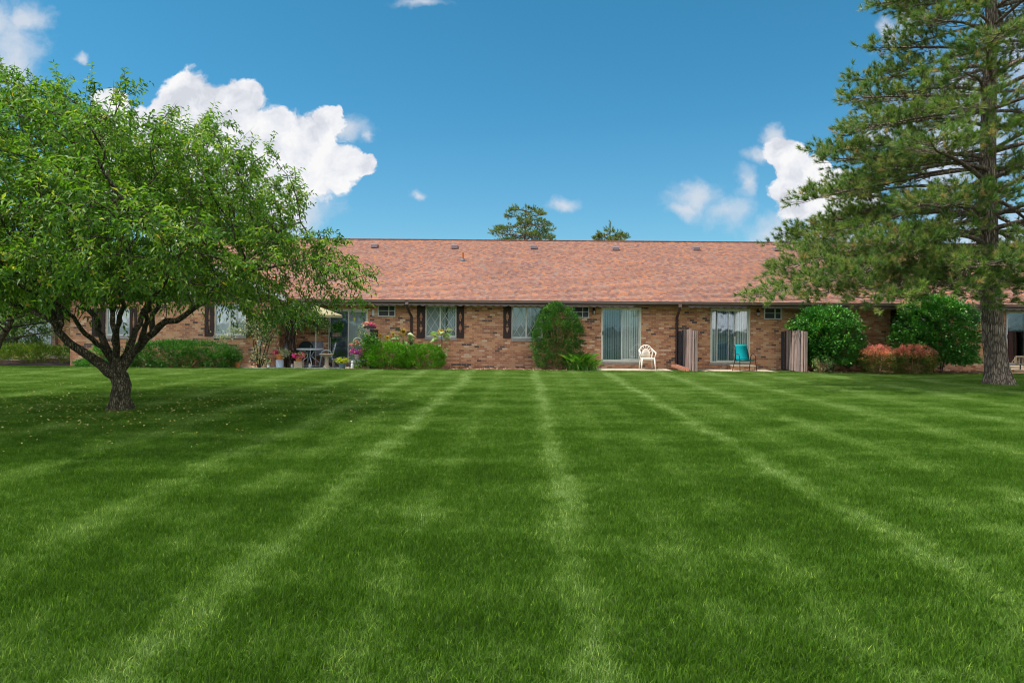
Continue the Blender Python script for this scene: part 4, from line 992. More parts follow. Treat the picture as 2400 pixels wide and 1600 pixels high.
def sling_chair(name, label, cat, loc, rz, fab, frame, group=None, z0=.04, wide=.5, hgt=.92):
    root = thing(name, label, cat, (0, 0, 0), group)
    w = wide/2
    s = MB(); s.tube([(-w, -.26, .42), (-w, .16, .39)], .014, 6); s.tube([(w, -.26, .42), (w, .16, .39)], .014, 6)
    s.tube([(-w, .16, .39), (-w*.88, .30, hgt)], .014, 6); s.tube([(w, .16, .39), (w*.88, .30, hgt)], .014, 6); s.tube([(-w, -.26, .42), (w, -.26, .42)], .014, 6)
    s.build('frame', M[frame], root, smooth=True)
    f = MB(); n = 8
    for i in range(n):
        ya, yb = -.27+i*.43/n, -.27+(i+1)*.43/n; za, zb = .425-.035*math.sin(PI*i/n)-.03*i/n, .425-.035*math.sin(PI*(i+1)/n)-.03*(i+1)/n
        f.face([(-w, ya, za), (w, ya, za), (w, yb, zb), (-w, yb, zb)])
    o = f.weld().build('seat', M[fab], root, smooth=True); sm = o.modifiers.new('thick', 'SOLIDIFY'); sm.thickness = .012
    f = MB()
    for i in range(n):
        a, b = i/n, (i+1)/n; q = lambda t: (w*(1-.12*t), .16+.14*t+.02*math.sin(PI*t), .395+(hgt-.38)*t)
        (wa, ya, za), (wb, yb, zb) = q(a), q(b); f.face([(-wa, ya, za), (wa, ya, za), (wb, yb, zb), (-wb, yb, zb)])
    o = f.weld().build('backrest', M[fab], root, smooth=True); sm = o.modifiers.new('thick', 'SOLIDIFY'); sm.thickness = .012
    for sx in (-1, 1):
        l = MB(); X = sx*(w+.035)
        l.tube([(X*1.06, -.31, 0), (X, -.25, .3), (X, -.22, .56), (X, -.17, .615), (X, -.08, .635), (X, .06, .62), (X, .11, .56), (X, .15, .36), (X*1.06, .27, 0)], .0145, 8)
        l.build('leg', M[frame], root, smooth=True)
    root.location = (loc[0], loc[1], z0); root.rotation_euler = (0, 0, rz); return root
def pot(mb, c, r0, r1, h, rim=.02): mb.lathe([(0, 0), (r0, 0), (r1*.94, h*.8), (r1*.95, h*.82), (r1+rim*.3, h*.82), (r1+rim*.3, h), (r1*.86, h), (r1*.82, h*.9), (0, h*.88)], c, 20)
def furniture():
    rg = U(33); zs = .04
    # privacy screens
    fence(W(1606, 820, 26.6)[0], 25.0, 26.6, 1.56, 'wood', 'leaning weathered fence screen beside the downspout, nearer the white chair', n=6)
    fence(W(1846, 820, 26.6)[0], 24.95, 26.6, 1.56, 'wood', 'weathered fence screen with a notched board beside the big round shrub', n=6)
    fence(W(882, 820, 26.6)[0], 25.1, 26.6, 1.5, 'wood', 'vine-covered dark fence screen topped with a flower box, left of the sunflowers', n=6)
    fence(W(2418, 820, 26.6)[0], 24.9, 26.5, 1.6, 'wood', 'reddish fence screen cut by the right edge of the photo', n=6, board='wood_red')
    plastic_chair()
    x, y, _ = W(1746, 868, 25.3); sling_chair('sling_chair', 'teal sling chair with black tube frame in front of the sliding door', 'chair', (x, 25.35, 0), .16, 'teal', 'black', z0=.03, wide=.56, hgt=.97)
    # brick step
    a, _, _ = W(1716, 860, 26.0); b, _, _ = W(1770, 860, 26.0); root = thing('brick_step', 'low brick step with a pale cap under the sliding door', 'step', ((a+b)/2, 26.2, 0))
    s = MB(); s.box(a+.03, b-.03, 25.9, 26.62, -.02, .17); s.build('brick_base', M['brick'], root); s = MB(); s.box(a-.01, b+.01, 25.86, 26.64, .17, .21); s.build('cap', M['concrete'], root, bevel=.01)
    a, b = WX(2362, 25.8), WX(2410, 25.8); root = thing('brick_step', 'double pale step below the dark sliding door by the pine', 'step', ((a+b)/2, 26.2, 0))
    s = MB(); s.box(a+.02, b-.02, 25.5, 26.6, -.02, .12); s.build('brick_base', M['brick'], root); s = MB(); s.box(a, b, 25.46, 26.6, .12, .16); s.build('cap', M['concrete'], root, bevel=.01); s = MB(); s.box(a, b, 25.95, 26.6, .162, .27); s.build('upper_tread', M['concrete'], root, bevel=.01)
    # splash block under the downspout
    x, y, z = W(1594, 862, 25.6); root = MB(); Mx = Matrix.Translation((x-.02, 25.55, .1)) @ Matrix.Rotation(.5, 4, 'Z') @ Matrix.Rotation(.18, 4, 'X')
    root.box(-.09, .09, -.42, .35, -.02, .01, Mx); root.box(-.11, -.085, -.42, .35, -.02, .09, Mx); root.box(.085, .11, -.42, .35, -.02, .09, Mx)
    tag(root.build('splash_block', M['clay'], bevel=.008), 'red clay splash block sloping out below the downspout', 'splash block')
    def rock(px, py, Y, r, label, mat='rock', nm='rock', grp=None):
        x, _, _ = W(px, py, Y); m = MB(); pr = [(0, -.3), (.7, -.25), (1.0, .05), (.8, .45), (.4, .62), (0, .66)]
        m.lathe([(a*r, b*r) for a, b in pr], (x, Y, .03), 9, 1.15, .8); q = random.Random(px)
        m.v = [(a+q.uniform(-.1, .1)*r, b+q.uniform(-.1, .1)*r, c+q.uniform(-.07, .07)*r) for a, b, c in m.v]
        tag(m.build(nm, M[mat], smooth=False), label, nm.replace('_', ' '), grp)
    rock(1653, 864, 25.1, .10, 'small tan rock in the grass left of the ajar sliding door')
    for i, (px, r) in enumerate(((574, .10), (585, .13), (597, .11), (607, .14), (618, .12), (627, .09))):
        rock(px, 858, 25.2+.05*(i % 2), r, ['orange-pink edging rock nearest the potted lily', 'larger orange-pink edging rock second from the potted lily', 'orange-pink edging rock third from the potted lily', 'largest orange-pink edging rock, fourth from the potted lily', 'orange-pink edging rock below the lantern post', 'smallest orange-pink edging rock nearest the white-leaved shrub stems'][i], 'edging', 'edging_rock', 'edging rocks by the wing wall')
    rock(815, 862, 25.0, .10, 'flat pale stone beside the blue-grey bucket', 'stone'); rock(820, 858, 25.15, .08, 'small dark-topped stone next to the white figure', 'stone')
    # table
    x, y, _ = W(726, 825, 25.75); root = thing('patio_table', 'round grey-topped patio table with bent tube legs', 'table', (x, 25.75, zs))
    s = MB(); s.lathe([(0, .0), (.5, .0), (.52, .02), (.52, .05), (.5, .06), (0, .06)], (x, 25.75, .68), 40); s.build('tabletop', M['alu'], root, smooth=False)
    for k in range(4):
        a = PI/4*.6+k*PI/2; c, d = math.cos(a), math.sin(a); l = MB()
        l.tube([(x+c*.2, 25.75+d*.2, .68), (x+c*.08, 25.75+d*.08, .50), (x+c*.08, 25.75+d*.08, .42), (x+c*.40, 25.75+d*.40, .16), (x+c*.42, 25.75+d*.42, zs)], .02, 8); l.build('leg', M['alu'], root, smooth=True)
    s = MB(); s.lathe([(.40, .0), (.42, .0), (.42, .02), (.40, .02), (.40, .0)], (x, 25.75, .07), 30); s.build('ring_brace', M['alu'], root)
    sling_chair('patio_chair', 'grey sling patio chair behind the right of the round table', 'chair', (W(742, 825, 26.35)[0], 26.3, 0), .15, 'sling', 'alu', 'grey sling patio chairs')
    sling_chair('patio_chair', 'grey sling patio chair seen side on at the right of the round table', 'chair', (W(767, 825, 25.9)[0], 25.95, 0), -1.25, 'sling', 'alu', 'grey sling patio chairs')
    sling_chair('patio_chair', 'grey sling patio chair at the left of the round table by the shaggy trunk', 'chair', (W(672, 825, 26.1)[0], 26.1, 0), .55, 'sling', 'alu', 'grey sling patio chairs')
    # wicker chair with cushion
    x = W(715, 820, 26.4)[0]; y = 26.3; root = thing('wicker_chair', 'dark round-backed wicker armchair behind the round table', 'chair', (x, y, zs))
    s = MB(); s.box(x-.28, x+.28, y-.25, y+.25, zs+.3, zs+.4); s.build('seat', M['wicker'], root, bevel=.02)
    s = MB(); s.prism([(x-.3, zs+.35)]+[(x-.3*math.cos(PI*i/14), zs+.62+.34*math.sin(PI*i/14)) for i in range(15)]+[(x+.3, zs+.35)], y+.22, y+.28); s.build('backrest', M['wicker'], root, bevel=.015)
    for sx in (-1, 1):
        s = MB(); s.box(x+sx*.3-.04, x+sx*.3+.04, y-.25, y+.25, zs+.38, zs+.62); s.build('armrest', M['wicker'], root, bevel=.03)
        for sy in (-1, 1): s = MB(); s.tube([(x+sx*.25, y+sy*.22, zs), (x+sx*.25, y+sy*.22, zs+.32)], .02, 6); s.build('leg', M['wicker'], root)
    s = MB(); s.box(x-.24, x+.22, y+.02, y+.17, zs+.42, zs+.68); tag(s.build('cushion', M['varieg_cushion'], bevel=.05), 'black and cream leaf-patterned cushion on the dark wicker chair', 'cushion')
    # birdbath
    x = W(766, 850, 25.25)[0]; root = thing('birdbath', 'pale stone birdbath on a column in front of the patio', 'birdbath', (x, 25.25, zs))
    s = MB(); s.lathe([(0, 0), (.14, 0), (.13, .05), (.08, .1), (.07, .3), (.08, .38), (.11, .42)], (x, 25.25, zs), 18); s.build('pedestal', M['stone'], root, smooth=True)
    s = MB(); s.lathe([(.05, .42), (.12, .43), (.24, .485), (.265, .50), (.265, .52), (.245, .52), (.18, .48), (0, .465)], (x, 25.25, zs), 24); s.build('basin', M['stone'], root, smooth=True)
    # planter pots
    def flowers(root, c, r, n, mat, nm='flowers', L=.05, Wd=.05): return blob_leaves(rg, n, c, r, L, Wd, mat, nm, root, .3, .4, 16)
    x = W(656, 850, 25.2)[0]; y = 25.2
    root = thing('glazed_crock', 'pale blue-grey cylindrical crock holding up a terracotta pot', 'crock', (x, y, zs)); s = MB(); s.lathe([(0, 0), (.135, 0), (.14, .02), (.14, .27), (.13, .285), (0, .285)], (x, y, zs), 24); s.build('body', M['galv'], root, smooth=False)
    zt = zs+.286; root = thing('flower_pot', 'terracotta pot of magenta petunias and white foliage standing on the crock', 'flower pot', (x, y, zt), 'pots of flowers on the patio'); s = MB(); pot(s, (x, y, zt), .10, .15, .2); s.build('pot', M['terra'], root, smooth=False)
    flowers(root, (x-.14, y-.04, zt+.28), (.18, .14, .10), 150, 'pink_fl'); flowers(root, (x+.17, y, zt+.22), (.22, .16, .17), 420, 'white_fl', 'foliage', .07, .02); flowers(root, (x-.05, y, zt+.33), (.22, .15, .10), 160, 'varieg', 'foliage', .07, .03)
    x = W(701, 855, 25.15)[0]; y = 25.15
    root = thing('planter_block', 'square tan stone block under a flower pot', 'planter', (x, y, zs)); s = MB(); s.box(x-.15, x+.15, y-.15, y+.15, zs, zs+.25); s.build('body', M['stone'], root, bevel=.015)
    zt = zs+.251; root = thing('flower_pot', 'terracotta pot of pink and red petunias on the square stone block', 'flower pot', (x, y, zt), 'pots of flowers on the patio'); s = MB(); pot(s, (x, y, zt), .09, .14, .16); s.build('pot', M['terra'], root)
    flowers(root, (x-.02, y-.03, zt+.2), (.26, .18, .14), 330, 'pink_fl'); flowers(root, (x+.05, y, zt+.22), (.25, .16, .14), 200, 'vine', 'foliage', .06, .03); flowers(root, (x+.15, y-.02, zt+.2), (.12, .12, .10), 70, 'salmon_fl')
    for i, (px, mt) in enumerate(((545, 'terra'), (557, 'terra'))):
        x = W(px, 855, 25.15)[0]; y = 25.15; root = thing('flower_pot', ['terracotta pot holding a pink lily by the end of the hedge', 'darker terracotta pot right beside the lily pot'][i], 'flower pot', (x, y, zs), 'pots of flowers on the patio')
        s = MB(); pot(s, (x, y, zs), .075, .1, .2); s.build('pot', M[mt], root)
        flowers(root, (x, y, zs+.3), (.1, .09, .13), 60, 'euon', 'foliage', .14, .03)
        if i == 0: flowers(root, (x+.06, y, zs+.46), (.05, .04, .04), 20, 'salmon_fl')
    # bucket with yellow-green plant
    x = W(802, 860, 25.1)[0]; y = 25.1; root = thing('flower_pot', 'blue-grey bucket of yellow-green foliage beside the birdbath', 'flower pot', (x, y, .02), 'pots of flowers on the patio'); s = MB(); pot(s, (x, y, .02), .10, .135, .2); s.build('pot', M['bucket'], root)
    flowers(root, (x, y, .34), (.24, .18, .15), 420, 'yelgreen', 'foliage', .06, .035)
    # little lidded jars / path lights
    for i, (px, Y, hh) in enumerate(((685, 25.3, .15), (726, 25.35, .17), (514, 25.0, .13), (629, 25.1, .15))):
        x = W(px, 860, Y)[0]; root = thing('jar_lantern', ['small white jar lantern between the two petunia pots', 'small white jar lantern under the round table', 'small white jar lantern at the left end of the patio slab', 'small cream jar lantern left of the blue-grey crock'][i], 'lantern', (x, Y, zs), 'small jar lanterns on the patio')
        s = MB(); s.lathe([(0, 0), (.045, 0), (.05, .03), (.05, hh*.6), (.03, hh*.7), (0, hh*.7)], (x, Y, zs), 12); s.build('jar', M['statue'], root, smooth=True)
        s = MB(); s.lathe([(.0, hh*.7), (.06, hh*.72), (.05, hh*.9), (0, hh)], (x, Y, zs), 12); s.build('lid', M['stone'], root)
    # arched plant hanger with baskets
    x = W(838, 830, 25.0)[0]; y = 25.0; xr = W(849, 830, 25.0)[0]; xl = W(828, 830, 25.0)[0]; root = thing('plant_hanger', 'thin white arched plant hanger left of the yew mounds', 'plant hanger', (x, y, 0))
    rr = (xr-xl)/2; s = MB(); s.tube([(xr, y, -.03), (xr, y, .95)]+[(x+rr*math.cos(PI*i/10), y, 1.0+.17*math.sin(PI*i/10)) for i in range(11)]+[(xl, y, .9)], .008, 6); s.build('arch', M['white'], root, smooth=True)
    root = thing('hanging_basket', 'basket of purple and coral petunias low on the plant hanger', 'flower basket', (x, y, .42)); s = MB(); pot(s, (x, y, .38), .08, .13, .17); s.build('pot', M['sill'], root)
    flowers(root, (x-.15, y-.03, .68), (.13, .12, .10), 150, 'purple_fl'); flowers(root, (x+.14, y-.04, .64), (.2, .14, .14), 260, 'purple_fl'); flowers(root, (x, y, .6), (.25, .15, .16), 180, 'vine', 'foliage', .06, .03)
    root = thing('hanging_basket', 'trailing salmon-pink begonias high on the plant hanger', 'flower basket', (x-.05, y, .9)); s = MB(); pot(s, (x-.05, y, .92), .05, .08, .1); s.build('pot', M['sill'], root)
    flowers(root, (x-.05, y-.02, .98), (.16, .1, .14), 110, 'salmon_fl'); flowers(root, (x-.22, y-.02, .92), (.06, .06, .06), 40, 'salmon_fl'); flowers(root, (x-.03, y, .93), (.2, .12, .2), 170, 'vine', 'foliage', .06, .03)
    s = thing('leafy_edging', 'low leafy green plants at the foot of the plant hanger', 'plant', (x, 25.0, 0)); flowers(s, (x+.08, 25.0, .2), (.2, .15, .2), 330, 'vine', 'foliage', .07, .035)
    # white garden figure
    x = W(826, 860, 24.95)[0]; root = MB(); root.lathe([(0, 0), (.06, 0), (.07, .04), (.05, .1), (.06, .15), (.035, .2), (.025, .215), (.045, .245), (.04, .285), (0, .3)], (x, 24.95, .02), 14, 1, .8)
    tag(root.build('garden_figure', M['statue'], smooth=True), 'small white cast garden figure left of the plant hanger', 'figurine')
    # flower box and vines on the left screen
    x = W(866, 770, 25.3)[0]; root = thing('flower_box', 'wooden flower box with magenta blooms on top of the vine-covered screen', 'flower box', (x, 25.3, 1.5)); s = MB(); s.box(x-.2, x+.22, 25.2, 25.4, 1.5, 1.6); s.build('box', M['wood_dark'], root)
    flowers(root, (x+.12, 25.28, 1.66), (.2, .12, .09), 190, 'pink_fl'); flowers(root, (x-.1, 25.28, 1.66), (.14, .1, .08), 70, 'salmon_fl'); flowers(root, (x, 25.3, 1.62), (.3, .14, .1), 160, 'varieg', 'foliage', .06, .035)
    root = thing('climbing_vine', 'bright green climbing vine with cream flecks over the dark screen', 'vine', (W(860, 820, 25.0)[0], 25.0, 0))
    flowers(root, (W(868, 810, 25.05)[0], 25.02, .85), (.30, .12, .55), 1000, 'vine', 'foliage', .075, .045); flowers(root, (W(846, 790, 25.05)[0], 25.05, 1.1), (.15, .1, .5), 260, 'varieg', 'foliage', .06, .035)
    # plant stand with pots
    x = W(790, 800, 26.25)[0]; y = 26.3; root = thing('plant_stand', 'dark metal shelf stand holding plants in front of the left sliding door', 'shelf', (x, y, zs))
    for z in (.25, .75, 1.12): s = MB(); s.box(x-.26, x+.26, y-.13, y+.13, zs+z, zs+z+.02); s.build('shelf', M['black'], root)
    for sx in (-1, 1):
        for sy in (-1, 1): s = MB(); s.tube([(x+sx*.26, y+sy*.13, zs), (x+sx*.26, y+sy*.13, zs+1.15)], .01, 6); s.build('leg', M['black'], root)
    for q, (dxx, zz, nm, lab, mt, fm, rr_) in enumerate(((-.02, 1.14, 'house_plant', 'dark teal-green bushy plant in a wooden box on the top shelf', 'timber', 'euon', (.27, .16, .26)), (-.12, .77, 'house_plant', 'small dark potted plant on the middle shelf', 'bucket', 'hedge', (.1, .1, .1)), (.13, .27, 'house_plant', 'low plant in a blue-grey pot on the bottom shelf', 'galv', 'hedge', (.14, .12, .13)), (-.13, .27, 'house_plant', 'small plant in a dark pot on the bottom shelf', 'bucket', 'vine', (.1, .1, .1)))):
        z = zs+zz; rt = thing(nm, lab, 'potted plant', (x+dxx, y, z), 'plants on the shelf stand'); s = MB()
        if q == 0: s.box(x+dxx-.14, x+dxx+.14, y-.09, y+.09, z, z+.15)
        else: pot(s, (x+dxx, y, z), .05, .07, .1)
        s.build('pot', M[mt], rt); flowers(rt, (x+dxx, y, z+(.34 if q == 0 else .2)), rr_, 420 if q == 0 else 120, fm, 'foliage', .12 if q == 0 else .06, .04)
    # low stone bench at the back right of the patio
    x = W(800, 850, 25.9)[0]; root = thing('low_bench', 'low grey bench behind the birdbath', 'bench', (x, 25.9, zs)); s = MB(); s.box(x-.35, x+.25, 25.75, 26.05, zs+.27, zs+.31); s.build('seat', M['sill'], root, bevel=.008)
    for sx in (-.28, .18): s = MB(); s.box(x+sx-.03, x+sx+.03, 25.78, 26.02, zs, zs+.27); s.build('leg', M['stone'], root)
    # patio umbrella
    x, y, z = W(740, 742, 25.9); root = thing('patio_umbrella', 'faded tan canvas patio umbrella shading the round table', 'umbrella', (x, 25.95, zs)); y = 25.95; zc = 2.02
    s = MB(); n = 8; R_ = 1.0
    for k in range(n):
        a0, a1 = 2*PI*k/n, 2*PI*(k+1)/n
        for q in range(4):
            r0, r1 = q/4, (q+1)/4; f = lambda r, a: (x+R_*r*math.cos(a), y+.55*R_*r*math.sin(a), zc+.33*(1-r)**1.0-.02*r*r)
            s.face([f(r1, a0), f(r1, a1), f(r0, a1), f(r0, a0)])
        s.face([(x+R_*math.cos(a0), y+.55*R_*math.sin(a0), zc-.02), (x+R_*math.cos(a0), y+.55*R_*math.sin(a0), zc-.12), (x+R_*math.cos(a1), y+.55*R_*math.sin(a1), zc-.12), (x+R_*math.cos(a1), y+.55*R_*math.sin(a1), zc-.02)])
    s.build('canopy', M['canopy'], root); s = MB(); s.tube([(x, y, zs), (x, y, zc+.34)], .02, 8); s.build('pole', M['alu'], root)
    for k in range(8): a = 2*PI*k/8; s = MB(); s.tube([(x, y, zc-.1), (x+.6*R_*math.cos(a), y+.33*R_*math.sin(a), zc+.11)], .008, 4); s.build('rib', M['alu'], root)
    # shaggy dead trunk with drooping crown beside the patio
    x = W(680, 850, 25.35)[0]; y = 25.45; root = thing('drooping_tree', 'small drooping tree with a dark shaggy trunk at the wing corner', 'tree', (x, y, 0))
    s = MB(); 
    for k in range(9):
        a = k*.7; o = .10 if k else 0; s.tube([(x+o*math.cos(a), y+o*math.sin(a), -.05), (x+o*.9*math.cos(a+.5)+.03, y+o*math.sin(a+.5), .7), (x+o*math.cos(a+1)-.04, y+o*math.sin(a+1), 1.3), (x+o*1.4*math.cos(a+1.4), y+o*1.4*math.sin(a+1.4), 1.9), (x+.5*math.cos(a+1.4), y+.4*math.sin(a+1.4), 2.3)], [.09, .07, .075, .05, .02], 7)
    for k in range(60):
        a = rg.uniform(0, 6.28); z = rg.uniform(1.0, 2.1); s.tube([(x+.1*math.cos(a), y+.1*math.sin(a), z), (x+.2*math.cos(a), y+.18*math.sin(a), z-.05), (x+.24*math.cos(a), y+.2*math.sin(a), z-.35)], [.012, .01, .004], 4, caps=False)
    s.build('trunk', M['dead_bark'], root, smooth=True)
    n = 520; a = rg.uniform(0, 6.28, n); r_ = rg.uniform(.1, 1.0, n); zz = 2.55-.65*r_**2+rg.uniform(-.45, .05, n)
    Pp = np.stack([x+.1+1.15*r_*np.cos(a), y+.55*r_*np.sin(a), zz], 1); Dd = np.stack([np.cos(a), np.sin(a), np.full(n, -.25)], 1)+rg.normal(0, .3, (n, 3))
    vt, _ = shoots(rg, Pp, Dd, 10, .32, .085, .035, .9); nb = NB(); nb.add(vt); nb.build('crown', M['weep'], root)
    # white-leaved small tree in front of the wing wall
    x = W(607, 850, 25.1)[0]; y = 25.15; root = thing('variegated_shrub', 'tall airy cream-leaved shrub with thin bare stems in front of the wing', 'shrub', (x, y, 0)); s = MB(); tips = []
    for (px0, pts) in ((604, [(604, 820), (595, 790)]), (607, [(611, 815), (615, 790), (606, 768)]), (609, [(622, 815), (632, 785), (640, 760), (648, 735)]), (606, [(600, 830), (594, 808), (595, 780)]), (612, [(625, 830), (633, 800), (652, 765)])):
        pp = [(W(px0, 860, y)[0], y, 0)]+[W(a, b, y+rg.uniform(-.2, .2)) for a, b in pts]; s.tube(pp, [.022]+[.015]*(len(pp)-2)+[.008], 6, caps=False); tips += pp[1:]
    s.build('stems', M['dead_bark'], root, smooth=True)
    cs = [(600, 770, 42, 20), (640, 750, 30, 22), (560, 775, 34, 12), (622, 790, 28, 22), (530, 790, 24, 9), (604, 835, 18, 26), (625, 845, 14, 14), (595, 755, 40, 14)]
    nb = NB()
    for px, py, ra, rb in cs:
        c = np.array(W(px, py, y)); n = int(ra*rb*.62); Pp = c+rg.normal(0, .5, (n, 3))*np.array([ra/63, .25, rb/63])
        nb.add(leaves(Pp, rg.normal(0, .8, (n, 3))+np.array([0, 0, -.3]), rg.uniform(.05, .085, n), .038, rg.uniform(0, 1, n), .2, rg))
    nb.build('foliage', M['varieg'], root)
    # birdhouse-like lantern on a post by the wing wall
    x = W(606, 810, 25.3)[0]; root = thing('post_lantern', 'small white lantern on a thin post among the cream-leaved stems', 'lantern', (x, 25.4, 0)); s = MB(); s.tube([(x, 25.4, 0), (x, 25.4, .85)], .012, 6); s.build('post', M['galv'], root)
    s = MB(); s.box(x-.055, x+.055, 25.35, 25.45, .85, .98); s.lathe([(.11, .98), (.03, 1.06), (.012, 1.12), (0, 1.13)], (x, 25.4, 0), 4); s.build('head', M['statue'], root)
    # lantern on a black post by the dark door, right edge
    x = W(2388, 840, 25.6)[0]; root = thing('post_lantern', 'cream box lantern on a black post before the dark sliding door', 'lantern', (x, 25.6, 0)); s = MB(); s.tube([(x+.06, 25.6, 0), (x+.06, 25.6, .5)], .022, 8); s.build('post', M['black'], root)
    s = MB(); 
    for sx in (-.12, .0, .12): s.box(x+sx-.015, x+sx+.015, 25.55, 25.65, .38, .62)
    s.box(x-.08, x+.16, 25.54, 25.66, .62, .665); s.box(x-.08, x+.16, 25.54, 25.66, .345, .38); s.tube([(x-.1, 25.6, .6), (x-.2, 25.6, .5), (x-.26, 25.6, .42), (x-.1, 25.6, .37)], .012, 6); s.build('head', M['stone'], root)
    # wall washer timbers at left
    a = W(-60, 862, 25.4); b = W(168, 849, 29.3); root = thing('landscape_timber', 'weathered timber edging running back beside the brick corner', 'timber edging', (a[0], a[1], 0)); s = MB()
    v = Vector((b[0]-a[0], b[1]-a[1], 0)); L_ = v.length; ang = math.atan2(v.y, v.x); Mx = Matrix.Translation((a[0], a[1], 0)) @ Matrix.Rotation(ang, 4, 'Z')
    for k in range(3): s.box(k*L_/3+.01, (k+1)*L_/3-.01, -.07, .07, -.02, .15, Mx)
    s.build('beam', M['timber'], root, bevel=.01)
M['varieg_cushion'] = None
def _cushion():
    m, t, out = newmat('leaf_print_cushion'); n = noise(t, objco(t), 22, 3, .6, 1.5)
    bsdf(t, out, ramp(t, n, [(.45, (.02, .02, .02)), (.52, (.55, .5, .42))]), .9, .1); M['varieg_cushion'] = m
_cushion()
# ---------------------------------------------------------------- ground, turf, beds
def ground():
    g = MB(); n = 40
    g.face([(-140, -60, 0), (140, -60, 0), (140, 220, 0), (-140, 220, 0)])
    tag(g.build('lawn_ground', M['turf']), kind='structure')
    def edge(px): return 24.55+.12*math.sin(px*.021)+.07*math.sin(px*.057+1)
    def bed(name, px0, px1, mat, z, ya=None, yb=None):
        m = MB(); k = max(4, int((px1-px0)/14)); 
        for i in range(k):
            p, q = px0+(px1-px0)*i/k, px0+(px1-px0)*(i+1)/k
            e0, e1 = (ya or edge(p)), (ya or edge(q)); b = yb or D+.05
            m.face([(WX(p, e0), e0, z), (WX(q, e1), e1, z), (WX(q, b), b, z), (WX(p, b), b, z)])
        return tag(m.build(name, M[mat]), kind='structure')
    bed('mulch_bed', 165, 535, 'mulch', .012, None, WY+.05); bed('mulch_bed', 815, 1390, 'mulch', .012); bed('mulch_bed', 1590, 1640, 'mulch', .012); bed('mulch_bed', 1870, 2330, 'mulch', .012)
    m = MB(); m.face([(-40, 24.5, .010), (WX(180, 24.5), 24.5, .010), (WX(165, 25.8), 25.8, .010), (WX(165, 25.8), 34, .010), (-40, 34, .010)]); tag(m.build('planting_bed', M['soil']), kind='structure')
    def slab(name, px0, px1, y0, mat, h, yb=D-.002):
        m = MB(); x0, x1 = WX(px0, y0), WX(px1, y0); m.box(x0, x1, y0, yb, -.05, h); return tag(m.build(name, M[mat], bevel=.012), kind='structure')
    slab('patio_slab', 515, 653, 24.85, 'slate', .04, WY-.003); slab('patio_slab', 653.5, 806, 24.85, 'slate', .04)
    slab('patio_slab', 1388, 1580, 25.05, 'concrete', .04); slab('patio_slab', 1648, 1826, 25.05, 'concrete', .035); slab('patio_slab', 2350, 2460, 25.2, 'concrete', .04)
    return edge
